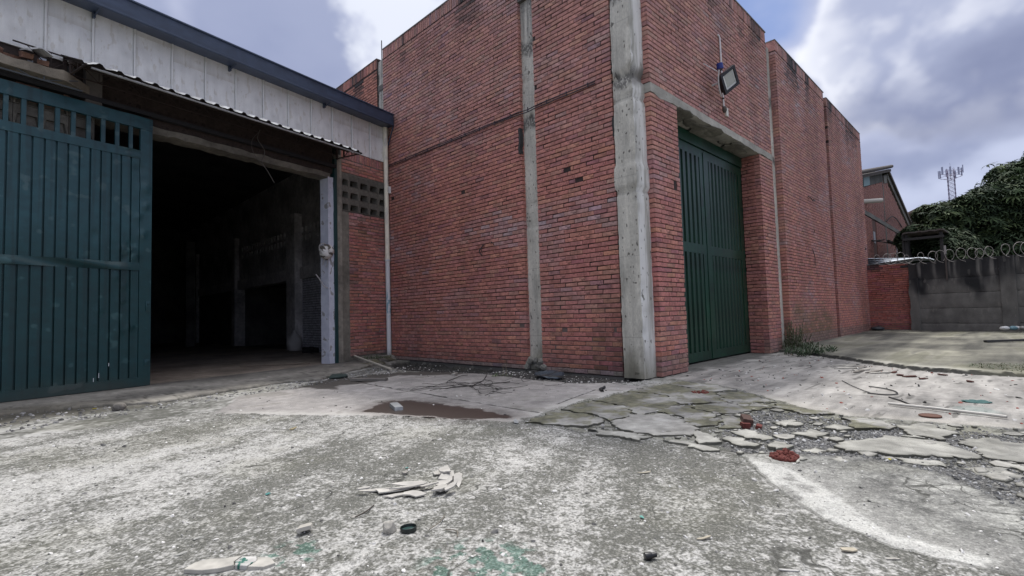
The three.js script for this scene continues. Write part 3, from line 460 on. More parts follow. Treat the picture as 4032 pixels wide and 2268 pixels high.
// ================================================================ ground
class Field {                                       // signed distance to a polygon, sampled from a 5 cm grid (negative inside)
  constructor(poly, pad = .6) {
    const xs = poly.map(p => p[0]), zs = poly.map(p => p[1]); this.c = .05; this.x0 = Math.min(...xs) - pad; this.z0 = Math.min(...zs) - pad; this.w = Math.ceil((Math.max(...xs) + pad - this.x0) / this.c) + 1; this.h = Math.ceil((Math.max(...zs) + pad - this.z0) / this.c) + 1; this.d = new Float32Array(this.w * this.h);
    const n = poly.length;
    for (let j = 0; j < this.h; j++) for (let i = 0; i < this.w; i++) {
      const x = this.x0 + i * this.c, z = this.z0 + j * this.c; let m = 1e9, s = 1;
      for (let a = 0, b = n - 1; a < n; b = a++) { const [ax, az] = poly[a], [bx, bz] = poly[b], ex = bx - ax, ez = bz - az, wx = x - ax, wz = z - az, t = clamp((wx * ex + wz * ez) / (ex * ex + ez * ez)), dx = wx - ex * t, dz = wz - ez * t; m = Math.min(m, dx * dx + dz * dz); if ((az > z) !== (bz > z) && x < ax + (z - az) / (bz - az) * ex) s = -s; }
      this.d[j * this.w + i] = s * Math.sqrt(m);
    }
    this.far = pad;
  }
  at(x, z) {
    let fx = (x - this.x0) / this.c, fz = (z - this.z0) / this.c; if (fx < 0 || fz < 0 || fx >= this.w - 1 || fz >= this.h - 1) return this.far;
    const i = fx | 0, j = fz | 0; fx -= i; fz -= j; const o = j * this.w + i, d = this.d; return (d[o] * (1 - fx) + d[o + 1] * fx) * (1 - fz) + (d[o + this.w] * (1 - fx) + d[o + this.w + 1] * fx) * fz;
  }
}
const F = {
  slab: new Field([[1.63, -6.39], [2.24, -5.42], [2.78, -4.70], [2.99, -4.25], [3.36, -3.41], [4.45, -3.53], [5.89, -3.55], [6.1, -4.05], [5.70, -4.5], [5.7, -5.5], [5.79, -6.5], [5.62, -7.5], [4.81, -8.12], [3.9, -8.0], [3.2, -7.6], [2.2, -7.5]]),
  rslab: new Field([[6.90, -3.70], [6.76, -3.37], [6.66, -2.88], [6.39, -2.46], [5.59, -1.58], [5.40, -1.1], [5.5, -.5], [5.6, 0], [5.7, 4], [9.4, 4], [9.4, 0], [9.36, -.24], [9.42, -.62], [9.7, -1.22], [10.23, -1.7], [10.87, -2.26], [11.48, -2.83], [12.25, -3.70], [11.7, -3.78], [11.62, -4.25], [7.79, -4.25], [7.79, -3.75]]),
  far: new Field([[12.3, -3.9], [11.50, -2.84], [10.88, -2.26], [10.24, -1.7], [9.71, -1.22], [9.43, -.62], [9.37, -.24], [9.41, 0], [9.41, 4], [26, 4], [26, -3.9]]),
  band: new Field([[3.54, -1.35], [3.45, -1.17], [3.41, -1.0], [3.21, -.82], [3.0, -.65], [2.81, -.5], [2.73, -.38], [2.71, .6], [2.58, .6], [2.61, -.27], [2.63, -.43], [2.69, -.6], [2.77, -.74], [2.89, -.86], [3.08, -1.03], [3.33, -1.22]]),
  right: new Field([[3.40, -3.30], [3.45, -2.3], [3.62, -1.95], [3.54, -1.35], [3.33, -1.22], [3.08, -1.03], [2.89, -.86], [2.77, -.74], [2.69, -.6], [2.63, -.43], [2.61, -.27], [2.58, 4], [5.7, 4], [5.6, 0], [5.5, -.5], [5.40, -1.1], [5.59, -1.58], [6.39, -2.46], [6.66, -2.88], [6.76, -3.37], [5.89, -3.5], [4.45, -3.48]]),
  gravel: new Field([[4.40, -1.85], [5.26, -1.85], [5.36, -1.51], [5.22, -1.07], [5.3, -.73], [5.4, 3], [3.5, 3], [3.50, -.1], [3.83, -.34], [3.95, -.7], [3.85, -1.0], [3.70, -1.2], [3.66, -1.5], [4.0, -1.72]]),
  broken: new Field([[3.40, -3.30], [3.50, -2.4], [3.62, -1.95], [3.54, -1.35], [4.0, -1.0], [4.1, -.4], [3.9, .6], [5.6, .6], [5.5, -.5], [5.40, -1.1], [5.59, -1.58], [6.39, -2.46], [6.66, -2.88], [6.76, -3.37], [5.89, -3.5], [4.45, -3.48]]),
  gutter: new Field([[6.7, -7.1], [5.72, -7.1], [5.80, -6.5], [5.70, -5.5], [5.75, -4.5], [6.25, -3.95], [6.75, -3.9]]),
  ditch: new Field([[6.7, -10.15], [5.95, -9.95], [5.45, -8.7], [5.55, -7.4], [6.0, -6.9], [6.7, -6.9]]),
  wet: new Field([[3.05, -7.75], [3.9, -8.35], [5.3, -8.1], [5.6, -7.3], [5.9, -6.7], [5.2, -7.1], [4.8, -7.75], [4.1, -7.25], [3.6, -7.3], [3.3, -6.97]]),
  puddle: new Field([[2.78, -5.05], [3.0, -5.28], [3.22, -5.40], [3.43, -5.22], [3.51, -4.7], [3.56, -4.15], [3.52, -3.60], [3.36, -3.66], [3.20, -3.85], [2.93, -4.55]]),
};
const poly = (pts, x, z) => { let m = 1e9; for (let i = 1; i < pts.length; i++) { const [ax, az] = pts[i - 1], [bx, bz] = pts[i], ex = bx - ax, ez = bz - az, t = clamp(((x - ax) * ex + (z - az) * ez) / (ex * ex + ez * ez)); m = Math.min(m, Math.hypot(x - ax - ex * t, z - az - ez * t)); } return m; };
const JOINT1 = [[4.05, -8.2], [3.88, -6.76], [3.84, -4.95], [3.83, -3.50]], JOINT2 = [[4.31, -3.66], [5.38, -3.91]];
const bright = [[.07, -4.33, .5], [.35, -4.6, .45], [.9, -4.88, .4], [1.56, -5.31, .4], [2.69, -4.0, .35], [2.35, -2.54, .22], [2.62, -2.5, .25], [.39, -3.13, .3], [.1, -3.0, .25], [1.46, -1.75, .18], [1.54, -1.9, .2], [1.73, -4.25, .5], [1.0, -2.73, .2]];
const darkB = [[.39, -7.28, 1.0], [2.05, -1.35, .35], [2.3, -.9, .5], [1.75, -3.34, .4], [3.2, -1.9, .4], [3.1, -1.5, .3], [.86, -3.21, .25]];
const G0 = [0, 0, 0];
function ground(x, z, fine) {                        // sRGB colour of the yard at x, z
  const wx = (vn(x * 9, z * 9) - .5) * .09 + (vn(x * 31, z * 31) - .5) * .03, wz = (vn(x * 9 + 50, z * 9 + 50) - .5) * .09 + (vn(x * 31 + 9, z * 31) - .5) * .03, X = x + wx, Z = z + wz;
  const lo = fbm(x * .7 + 11, z * .7 + 4, 3), mid = fbm(x * 3.1, z * 3.1, 4), hi = fbm(x * 14 + 3, z * 14, 4), gr = hash(Math.floor(x * 293), Math.floor(z * 293), 5);
  // rough exposed aggregate concrete, worn pale in places and grimy in others
  const vf = fine ? fbm(x * 95 + 3, z * 95, 2) - .5 : 0; const sp = x * .88 - z * .48, sq = x * .48 + z * .88; let b = (lo - .5) * .6 + (fbm(sp * .9, sq * 4.5, 4) - .5) * .95 + (mid - .5) * .45 + (hi - .5) * .8 + (fbm(x * 34 + 8, z * 34, 3) - .5) * .85 + vf * 1.2;
  for (const [bx, bz, r] of bright) b += .15 * Math.exp(-((x - bx) ** 2 + (z - bz) ** 2) / (r * r));
  for (const [bx, bz, r] of darkB) b -= .22 * Math.exp(-((x - bx) ** 2 + (z - bz) ** 2) / (r * r));
  let t = ss(-.44, .58, b);
  let c = mix3([.395, .395, .375], [.69, .685, .665], t);
  c = mix3(c, [.27, .27, .235], ss(.12, -.3, b) * .45);
  let agg = .55, moss = 0, dl = 9;
  const sd = F.slab.at(X, Z), rd = F.rslab.at(x + wx * .5, z + wz * .5), fd = F.far.at(X, Z), gd = F.gravel.at(X, Z), bd = F.band.at(x + wx * .35, z + wz * .35), qd = F.right.at(x + wx * .3, z + wz * .3), kd = F.broken.at(X, Z);
  if (qd < 0) {                                      // the other pour: smoother, cracked grey
    const k = .49 + (mid - .5) * .30 + (lo - .5) * .2 + (hi - .5) * .34 + (vn(x * 60, z * 60) - .5) * .12; c = [k, k * 1.0, k * .955]; agg = .45;
    for (const [sc, wd] of [[1.4, .03], [3.2, .045], [7, .06]]) { worley(x * sc + (fbm(x * 5, z * 5, 3) - .5) * .5, z * sc + (fbm(x * 5 + 9, z * 5, 3) - .5) * .5, 3); const e = WO[1] - WO[0]; if (e < wd) c = mix3(c, [.17, .17, .15], ss(wd, wd * .2, e) * .8 * ss(.40, .54, mid * .5 + lo * .5 + (sc > 5 ? -.05 : sc > 2 ? .0 : .06))); }
    { const q = .70 + (hi - .5) * .22 + (mid - .5) * .12; c = mix3(c, [q, q, q * .965], ss(.02, -.02, bd + (hi - .5) * .05) * ss(.26, .46, mid + (hi - .5) * .5)); }
    c = mix3(c, [.68, .675, .65], ss(.28, 0, bd + (mid - .5) * .35 + (hi - .5) * .2) * .4);
  }
  dl = Math.min(dl, Math.abs(qd) < .012 && x < 3.6 && z > -1.6 ? .004 : 9);
  if (kd < 0) { agg = .3; const q = ss(.42, .56, mid * .5 + hi * .5); c = mix3(c, mix3([.30, .30, .265], [.56, .56, .53], q), ss(0, -.08, kd) * .8); moss = .35 * ss(.4, .6, mid); }
  if (gd < .05) { const s = ss(.05, -.08, gd + (hi - .5) * .12); const k = .27 + (hi - .5) * .16 + (gr - .5) * .2; c = mix3(c, [k, k, k * .99], s); agg = Math.max(agg * (1 - s), .75 * s); }
  if (sd < .03) {                                    // smooth slab in the inner corner
    const s = ss(.02, -.01, sd), st = fbm(x * 1.2 + z * 4, z * 1.4, 4); let k = .55 + (lo - .5) * .14 + (mid - .5) * .16 + (hi - .5) * .14 + (st - .5) * .08;
    let q = [k * 1.01, k * .985, k * .955]; q = mix3(q, [.74, .73, .70], ss(.28, .02, -sd) * .6 * ss(5.9, 5.2, x) * ss(-6.6, -6, z)); q = mix3(q, [.36, .35, .32], ss(.62, .75, mid) * .35); c = mix3(c, q, s); agg *= 1 - .85 * s;
    const j = Math.min(poly(JOINT1, x + wx * .25, z), poly(JOINT2, x, z + wz * .1) + .003); if (j < .02) c = mix3(c, [.17, .165, .15], ss(.019, .009, j) * .9);
  }
  if (rd < .03) {
    const s = ss(.015, -.015, rd), st = fbm(x * .9, z * 7 + x * .6, 4), st2 = fbm(x * 3 - z * 2, z * 16, 3); let k = .565 + (lo - .5) * .14 + (mid - .5) * .15 + (st - .5) * .2 + (st2 - .5) * .16 + (hi - .5) * .10; let q = [k, k * .98, k * .94];
    q = mix3(q, [.24, .235, .22], ss(.70, .78, fbm(x * 2.2, z * 12, 3)) * .5); q = mix3(q, [.72, .70, .65], ss(.25, .0, -rd) * .4 * ss(7, 5.8, x)); q = mix3(q, [.25, .25, .23], ss(-3.55, -3.8, z + (mid - .5) * .5) * .6 * ss(6.9, 7.6, x)); q = mix3(q, [.40, .56, .54], ss(.34, .1, Math.hypot((x - 6.25) * 1, (z + .33) * 1.3) + (hi - .5) * .3) * .2);
    c = mix3(c, q, s); agg *= 1 - .9 * s;
  }
  if (fd < .03) {
    const s = ss(.02, -.02, fd), st = fbm(x * .35, z * 3, 4); let k = .43 + (lo - .5) * .3 + (mid - .5) * .16 + (st - .5) * .5; let q = [k * 1.0, k * .985, k * .88]; q = mix3(q, [.80, .79, .75], ss(.5, .05, -fd + (mid - .5) * .5) * .65 * ss(11.2, 10.2, x)); q = mix3(q, [.25, .25, .19], ss(.55, .72, st) * .45); c = mix3(c, q, s); agg *= 1 - .7 * s;
    q = ss(.09, .03, Math.abs(Math.hypot(x - 12.4, (z + 1.0) * 1.7) - .75) + (hi - .5) * .06); c = mix3(c, [.24, .24, .22], q * .25);
    moss = Math.max(moss, .8 * ss(.8, .2, Math.hypot((x - 9.9) * .9, z + .1) + (mid - .5) * .5));
  }
  if (Math.abs(fd) < .06 && x < 12.2) c = mix3(c, [.10, .10, .09], ss(.05, .015, Math.abs(fd)) * .95);
  const gu = Math.min(F.gutter.at(X, Z), F.ditch.at(X, Z)); if (gu < .05) { const k = .17 + (hi - .5) * .14 + (mid - .5) * .08; c = mix3(c, [k * 1.02, k, k * .93], ss(.04, -.04, gu)); agg = Math.max(agg, .5 * ss(.04, -.04, gu)); }
  const we = F.wet.at(X, Z); if (we < .1) c = mix3(c, [.23, .215, .195], ss(.06, -.03, we + (mid - .5) * .2) * .85);
  const pd = F.puddle.at(X, Z); if (pd < .3) c = mix3(c, [.24, .205, .185], ss(.05, -.02, pd + (hi - .5) * .05) * .9 + ss(.28, .03, pd + (mid - .5) * .3) * .22);
  // dirt that gathers along the threshold of the left building
  const lz = z + 9.35 + .21 * x, dirt = ss(1.15, .35, lz - .9 + (mid - .5) * .7) * ss(3.6, 1.2, x + (lo - .5)); if (sd > 0 && dirt > 0) c = mix3(c, [.29, .275, .235], dirt * .8);
  if (kd < .25 && sd > 0 && rd > 0) moss = Math.max(moss, .6 * ss(.25, -.1, kd) * ss(4.2, 5.2, x - z * .2) * ss(.38, .55, lo * .4 + mid * .6));
  moss = Math.max(moss, .35 * ss(.5, .7, fbm(x * 1.6 + 30, z * 1.6, 4)) * agg);
  c = mix3(c, [.345, .34, .25], moss * .7);
  // faint green paint drips near the front
  const gp = Math.exp(-((x - 1.35) ** 2 + (z + 1.6) ** 2) / .04) + Math.exp(-((x - .89) ** 2 + (z + 2.28) ** 2) / .012) + Math.exp(-((x - 1.42) ** 2 + (z + 1.45) ** 2) / .015); if (gp > .1) c = mix3(c, [.15, .31, .25], ss(.56, .66, fbm(x * 22 + 7, z * 22, 3) + gp * .12) * ss(.12, .5, gp) * .55);
  if (fine && agg > .1) {                            // stones in the aggregate
    worley(x * 46, z * 46, 1); if (WO[0] < .42) { const s = ss(.44, .30, WO[0]) * agg, h = WO[2]; c = mix3(c, h > .7 ? [.80, .79, .76] : h > .25 ? [.50, .49, .46] : [.24, .24, .23], s * (h > .7 || h < .12 ? .55 : .22)); }
    worley(x * 105, z * 105, 2); if (WO[0] < .4) { const h = WO[2]; c = mix3(c, h > .55 ? [.84, .83, .80] : [.17, .17, .16], ss(.42, .2, WO[0]) * agg * .5); }
  }
  if (qd > 0 && sd > 0 && rd > 0 && fd > 0) { worley(x * .75 + (fbm(x * 4, z * 4, 3) - .5) * .5, z * .75 + (fbm(x * 4 + 9, z * 4, 3) - .5) * .5, 12); const e = WO[1] - WO[0]; if (e < .012) c = mix3(c, [.19, .19, .17], ss(.012, .003, e) * .75 * ss(.42, .55, mid)); }
  if (dl < .01) c = mix3(c, [.2, .2, .18], .3);
  const q = (gr - .5) * (fine ? .13 : .06); G0[0] = c[0] + q; G0[1] = c[1] + q; G0[2] = c[2] + q; return G0;
}
function groundH(x, z) {
  const wx = (vn(x * 9, z * 9) - .5) * .09, wz = (vn(x * 9 + 50, z * 9 + 50) - .5) * .09, X = x + wx, Z = z + wz;
  let h = -.012 + (fbm(x * 2.4, z * 2.4, 4) - .5) * .022 + (fbm(x * 17, z * 17, 3) - .5) * .009;
  const qd = F.right.at(x + wx * .3, z + wz * .3); if (qd < 0) h += ss(0, -.03, qd) * .010;
  const kd = F.broken.at(X, Z); if (kd < 0) h -= ss(0, -.06, kd) * .014;
  const sd = F.slab.at(X, Z); if (sd < .03) h = mix(h, (fbm(x * .8, z * .8, 2) - .5) * .012, ss(.02, -.012, sd));
  const j = sd < 0 ? Math.min(poly(JOINT1, x, z), poly(JOINT2, x, z)) : 1; if (j < .03) h -= .012 * ss(.03, .008, j);
  const rd = F.rslab.at(x + wx * .5, z + wz * .5); if (rd < .03) h = mix(h, .004 + (fbm(x * .8, z * .8, 2) - .5) * .012, ss(.02, -.012, rd));
  const fd = F.far.at(X, Z); if (fd < .03) h = mix(h, .05 + (fbm(x, z, 3) - .5) * .03, ss(.015, -.015, fd)); else if (fd < .12 && x < 12) h -= .03 * ss(.12, .03, fd);
  const pd = F.puddle.at(X, Z); if (pd < .1) h -= .018 * ss(.1, -.15, pd);
  const gu = F.gutter.at(X, Z); if (gu < .05) h -= .04 * ss(.04, -.06, gu) + (fbm(x * 8, z * 8, 3) - .5) * .03 * ss(0, -.1, gu);
  const di = F.ditch.at(X, Z); if (di < .05) h = mix(h, -.13 + (fbm(x * 6, z * 6, 3) - .5) * .05, ss(.04, -.10, di));
  return h;
}
const GR = new THREE.Group(); GR.name = 'ground'; GR.userData.kind = 'structure'; scene.add(GR);
{
  const sheet = (x0, x1, z0, z1, cell, tw, th, fine, low, bump) => {
    const nx = Math.round((x1 - x0) / cell), nz = Math.round((z1 - z0) / cell), P = new Float32Array((nx + 1) * (nz + 1) * 3), U = new Float32Array((nx + 1) * (nz + 1) * 2), I = new Uint32Array(nx * nz * 6); let o = 0, q = 0;
    for (let j = 0; j <= nz; j++) for (let i = 0; i <= nx; i++) { const x = x0 + (x1 - x0) * i / nx, z = z0 + (z1 - z0) * j / nz; P[o * 3] = x; P[o * 3 + 1] = groundH(x, z) - (low ? low(x, z) : 0); P[o * 3 + 2] = z; U[o * 2] = i / nx; U[o * 2 + 1] = j / nz; o++; }
    for (let j = 0; j < nz; j++) for (let i = 0; i < nx; i++) { const a = j * (nx + 1) + i, b = a + nx + 1; I[q++] = a; I[q++] = b; I[q++] = a + 1; I[q++] = a + 1; I[q++] = b; I[q++] = b + 1; }
    const g = new THREE.BufferGeometry(); g.setAttribute('position', new THREE.BufferAttribute(P, 3)); g.setAttribute('uv', new THREE.BufferAttribute(U, 2)); g.setIndex(new THREE.BufferAttribute(I, 1)); g.computeVertexNormals();
    const map = tex(tw, th, (u, v) => ground(x0 + (x1 - x0) * u, z0 + (z1 - z0) * v, fine)); map.wrapS = map.wrapT = THREE.ClampToEdgeWrapping;
    return mesh('concrete_surface', g, M({ map, roughness: .93, bumpMap: bumpRep((x1 - x0) * bump, (z1 - z0) * bump), bumpScale: .006 }), GR);
  };
  const A = [-.4, 6.6, -6.6, .4];
  sheet(A[0], A[1], A[2], A[3], .025, 2048, 2048, true, null, 1.6);
  sheet(-4, 26, -12.5, 4, .06, 2048, 1126, false, (x, z) => .16 * ss(0, .12, Math.min(x - A[0], A[1] - x, z - A[2], A[3] - z)), .8);
  mesh('concrete_surface', new THREE.PlaneGeometry(900, 900).rotateX(-Math.PI / 2).translate(0, -.32, 0), conc([.4, .4, .38], 200), GR);
  // puddle
  const wp = [[2.70, -5.1], [3.0, -5.35], [3.22, -5.48], [3.5, -5.25], [3.58, -4.7], [3.62, -4.15], [3.58, -3.52], [3.32, -3.58], [3.14, -3.85], [2.86, -4.55]], sh = new THREE.Shape(); wp.forEach((p, i) => i ? sh.lineTo(p[0], -p[1]) : sh.moveTo(p[0], -p[1]));
  const wat = mesh('puddle', new THREE.ShapeGeometry(sh).rotateX(-Math.PI / 2).translate(0, -.0075, 0), M({ color: lin(.040, .030, .024), roughness: .42 })); wat.userData.kind = 'structure';
}
// threshold apron along the left building
{
  const out = [[-9.2, 1.0], [-7.1, 1.05], [-6.72, 1.12], [-6.33, 1.43], [-5.92, 1.90], [-5.64, 1.94], [-4.89, 1.79], [-4.05, 1.74], [-3.49, 1.92], [-2.69, 1.52], [-1.9, 1.12], [-1.45, .95], [-1.2, 1.05], [-.95, .85], [-.75, .45], [0.02, .38]];
  const oN = s => { for (let i = 1; i < out.length; i++) if (s <= out[i][0]) return mix(out[i - 1][1], out[i][1], (s - out[i - 1][0]) / (out[i][0] - out[i - 1][0])); return .3; };
  const nx = 320, ny = 18, P = [], I = [], C = [];
  for (let j = 0; j <= ny; j++) for (let i = 0; i <= nx; i++) {
    const s = mix(-9.2, .02, i / nx), jag = (vn(s * 3.1, 5) - .5) * .16 + (vn(s * 13, 2) - .5) * .07, on = oN(s) + jag, t = Math.min(1, j / (ny - 2)), n = -.05 + (on + .05) * t + (j > ny - 2 ? .006 * (j - ny + 2) : 0);
    let y = mix(.042, .022, t * t) + (fbm(s * 3, n * 3, 4) - .5) * .022 * t; if (s > -1.3) y += .06 * ss(-1.3, -1.0, s) * ss(1, .6, t); if (j > ny - 2) y = mix(y, -.06, (j - ny + 2) / 2);
    worley(s * 1.3 + (vn(s * 4, n * 4) - .5) * .6, n * 1.6 + (vn(s * 4 + 9, n * 4) - .5) * .6, 7); const cr = t > .45 ? ss(.05, .01, WO[1] - WO[0]) : 0; y -= cr * .012;
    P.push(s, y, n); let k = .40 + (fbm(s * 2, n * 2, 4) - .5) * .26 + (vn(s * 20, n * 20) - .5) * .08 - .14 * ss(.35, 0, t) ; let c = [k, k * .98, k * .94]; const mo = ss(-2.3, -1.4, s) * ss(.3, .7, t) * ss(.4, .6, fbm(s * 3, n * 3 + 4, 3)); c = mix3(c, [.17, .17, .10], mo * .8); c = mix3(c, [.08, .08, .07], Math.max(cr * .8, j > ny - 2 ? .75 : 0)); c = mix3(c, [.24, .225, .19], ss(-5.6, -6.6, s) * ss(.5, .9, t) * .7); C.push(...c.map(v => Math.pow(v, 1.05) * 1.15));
  }
  for (let j = 0; j < ny; j++) for (let i = 0; i < nx; i++) { const a = j * (nx + 1) + i, b = a + nx + 1; I.push(a, b, a + 1, a + 1, b, b + 1); }
  const g = new THREE.BufferGeometry(); g.setAttribute('position', new THREE.Float32BufferAttribute(P, 3)); g.setAttribute('color', new THREE.Float32BufferAttribute(C, 3)); g.setIndex(I); g.computeVertexNormals(); g.applyMatrix4(LBM); uvBy(g, (x, y, z) => [x, z]);
  const m = conc([1.45, 1.45, 1.45], .5); m.vertexColors = true; const o = mesh('threshold_apron', g, m); o.userData.kind = 'structure';
}
// broken concrete pieces: irregular slabs
const mossMat = (() => { const t = tex(512, 512, (u, v) => { const a = tfbm(u, v, 4, 5), b = tfbm(u, v, 28, 3), d = tfbm(u + .4, v + .2, 5, 5); let k = .60 + (a - .5) * .3 + (b - .5) * .24; let c = [k, k * .99, k * .95]; c = mix3(c, [.37 + (b - .5) * .3, .365 + (b - .5) * .3, .285 + (b - .5) * .24], ss(.42, .58, d * .7 + b * .3) * .8); return c; }); t.repeat.set(.62, .62); t.needsUpdate = true; const m = M({ map: t, color: lin(1, 1, 1), roughness: .95, bumpMap: bumpRep(4, 4), bumpScale: .006 }); m.vertexColors = true; return m; })();
const stoneMat = (() => { const m = conc([1.34, 1.36, 1.39], .5); m.vertexColors = true; return m; })();
function slabGeo(pts, th, seed, opt = {}) {          // pts: [x, z] around; top at y = th; jagged edge, worn rim
  const { rough = .065, rim = .008, step = .035, base = [.60, .59, .55], edge = [.15, .15, .09], moss = 0 } = opt, ring = [];
  let cx = 0, cz = 0; pts.forEach(p => { cx += p[0] / pts.length; cz += p[1] / pts.length; });
  for (let i = 0; i < pts.length; i++) { const a = pts[i], b = pts[(i + 1) % pts.length], L = Math.hypot(b[0] - a[0], b[1] - a[1]), n = Math.max(1, Math.round(L / step)); for (let k = 0; k < n; k++) { const t = k / n, x = mix(a[0], b[0], t), z = mix(a[1], b[1], t); ring.push([x + (fbm(x * 11 + seed, z * 11, 3) - .5) * rough * 2 + (vn(x * 40 + seed, z * 40) - .5) * rough * .5, z + (fbm(x * 11 + seed + 40, z * 11, 3) - .5) * rough * 2 + (vn(x * 40 + seed + 9, z * 40) - .5) * rough * .5]); } }
  const R = [[1, -.03, 0], [1, th * .55, 0], [0, th, rim], [0, th + .003, rim * 2.6]], P = [], C = [], I = [], n = ring.length;
  R.forEach(([o, y, ins], q) => ring.forEach(([x, z]) => { const dx = cx - x, dz = cz - z, L = Math.hypot(dx, dz), k = Math.min(.6, ins / L); const X = x + dx * k, Z = z + dz * k; P.push(X, y + (q > 1 ? (fbm(X * 5 + seed, Z * 5, 3) - .5) * th * .7 : 0), Z); const mm = clamp((q < 2 ? 1 : q === 2 ? .3 : .05) + moss * ss(.47, .57, fbm(X * 4.5 + 3, Z * 4.5, 4))); C.push(...mix3(base, q < 2 ? [.13, .13, .10] : edge, mm * (q < 2 ? .8 : .7))); }));
  // inner rings so that the top carries colour variation
  const extra = [.2, .4, .6, .8]; extra.forEach(f => ring.forEach(([x, z]) => { const i0 = Math.min(.6, rim * 2.6 / Math.hypot(cx - x, cz - z)), k = i0 + (1 - i0) * f, X = mix(x, cx, k), Z = mix(z, cz, k); P.push(X, th + .003 + (fbm(X * 5 + seed, Z * 5, 3) - .5) * th * .7, Z); const v = (fbm(X * 7, Z * 7 + seed, 4) - .5) * .5; C.push(...mix3(base.map(b => b + v * b * 2), edge, clamp(moss * ss(.47, .57, fbm(X * 4.5 + 3, Z * 4.5, 4))) * .8)); }));
  P.push(cx, th + .003, cz); C.push(...base);
  const rows = R.length + extra.length; for (let q = 0; q < rows - 1; q++) for (let i = 0; i < n; i++) { const a = q * n + i, b = q * n + (i + 1) % n, c = a + n, d = b + n; I.push(a, c, b, b, c, d); }
  for (let i = 0; i < n; i++) I.push((rows - 1) * n + i, rows * n, (rows - 1) * n + (i + 1) % n);
  let area = 0; for (let i = 0; i < n; i++) { const a = ring[i], b = ring[(i + 1) % n]; area += a[0] * b[1] - b[0] * a[1]; } if (area < 0) for (let i = 0; i < I.length; i += 3) { const t = I[i + 1]; I[i + 1] = I[i + 2]; I[i + 2] = t; }
  const g = new THREE.BufferGeometry(); g.setAttribute('position', new THREE.Float32BufferAttribute(P, 3)); g.setAttribute('color', new THREE.Float32BufferAttribute(C.map(v => clamp(v * 1, .01, .9)), 3)); g.setIndex(I); const g2 = toCreasedNormals(g, .45);
  return uvBy(g2, (x, y, z) => [x + seed, z]);
}
{
  const S = [ // measured pieces, y of the top, moss
    [[[3.91, -2.66], [4.25, -2.66], [4.52, -2.42], [4.30, -2.12], [4.12, -1.94], [3.86, -1.90], [3.69, -2.12], [3.69, -2.44]], .0],
    [[[3.84, -1.86], [4.02, -1.90], [4.00, -1.80], [3.79, -1.60], [3.70, -1.72]], .1],
    [[[4.56, -2.55], [4.95, -2.55], [4.82, -2.15], [4.36, -1.88], [4.22, -1.98], [4.50, -2.32]], .6],
    [[[4.53, -1.92], [4.74, -1.90], [4.60, -1.76], [4.34, -1.69], [4.27, -1.80]], .5],
    [[[4.20, -1.70], [4.34, -1.62], [4.15, -1.38], [4.04, -1.38], [4.05, -1.55]], .35],
    [[[3.97, -1.68], [4.03, -1.58], [3.89, -1.41], [3.82, -1.39], [3.79, -1.52]], .2],
    [[[3.89, -1.35], [4.05, -1.33], [4.07, -1.25], [3.95, -1.19], [3.82, -1.25]], .1],
    [[[4.16, -.95], [4.38, -.92], [4.70, -.73], [4.74, -.44], [4.59, -.29], [4.38, -.21], [4.29, -.38], [4.18, -.62], [4.10, -.85]], .1],
    [[[4.86, -.33], [5.08, -.19], [4.98, .25], [4.46, .25], [4.44, -.16], [4.58, -.25]], .25],
    [[[5.23, -.73], [5.39, -.57], [5.12, -.36], [4.84, -.46], [4.86, -.63]], .4],
    [[[5.29, -1.12], [5.33, -.89], [5.10, -.76], [4.92, -.95]], .5],
    [[[3.46, -3.25], [3.60, -2.75], [3.85, -2.72], [4.05, -3.05], [4.0, -3.40]], .55], [[[4.10, -3.41], [4.13, -3.08], [3.98, -2.74], [4.28, -2.70], [4.60, -2.95], [4.66, -3.42]], .6],
    [[[4.74, -3.42], [4.68, -2.98], [4.36, -2.68], [4.58, -2.60], [5.0, -2.60], [5.42, -2.95], [5.45, -3.42]], .7],
    [[[5.52, -3.42], [5.50, -2.98], [5.12, -2.62], [5.44, -2.32], [6.0, -2.66], [6.30, -3.38]], .75],
    [[[6.36, -3.36], [6.08, -2.70], [6.30, -2.50], [6.56, -2.86], [6.66, -3.33]], .65],
    [[[5.02, -2.48], [5.36, -2.27], [5.62, -2.02], [5.40, -1.82], [4.95, -1.95], [4.88, -2.16]], .75],
    [[[5.52, -2.26], [5.98, -2.56], [6.22, -2.40], [5.74, -1.86]], .6], [[[5.66, -1.78], [5.42, -1.74], [5.30, -1.42], [5.42, -1.28], [5.58, -1.60]], .55],
    [[[3.50, -2.62], [3.60, -2.40], [3.58, -2.08], [3.46, -2.12], [3.44, -2.5]], .2], [[[3.60, -1.98], [3.66, -1.80], [3.60, -1.55], [3.50, -1.6]], .15],
    [[[4.85, -.62], [4.80, -.50], [4.76, -.66]], .3], [[[4.40, -1.30], [4.62, -1.22], [4.52, -1.08], [4.34, -1.14]], .4], [[[4.66, -1.52], [4.86, -1.46], [4.80, -1.34], [4.60, -1.38]], .4], [[[4.78, -1.16], [4.92, -1.12], [4.86, -1.0], [4.72, -1.04]], .35], [[[4.10, -.60], [4.16, -.42], [4.02, -.36], [3.97, -.52]], .1], [[[4.14, -.28], [4.2, -.08], [4.02, -.02], [4.0, -.2]], .1], [[[3.62, -1.12], [3.74, -1.08], [3.68, -.98], [3.56, -1.02]], .05], [[[3.90, -1.08], [4.02, -1.06], [3.98, -.98], [3.87, -1.0]], .05], [[[3.80, -.90], [3.90, -.86], [3.82, -.78], [3.74, -.82]], .05], [[[4.3, -.12], [4.36, .1], [4.2, .14], [4.22, -.02]], .15],
  ];
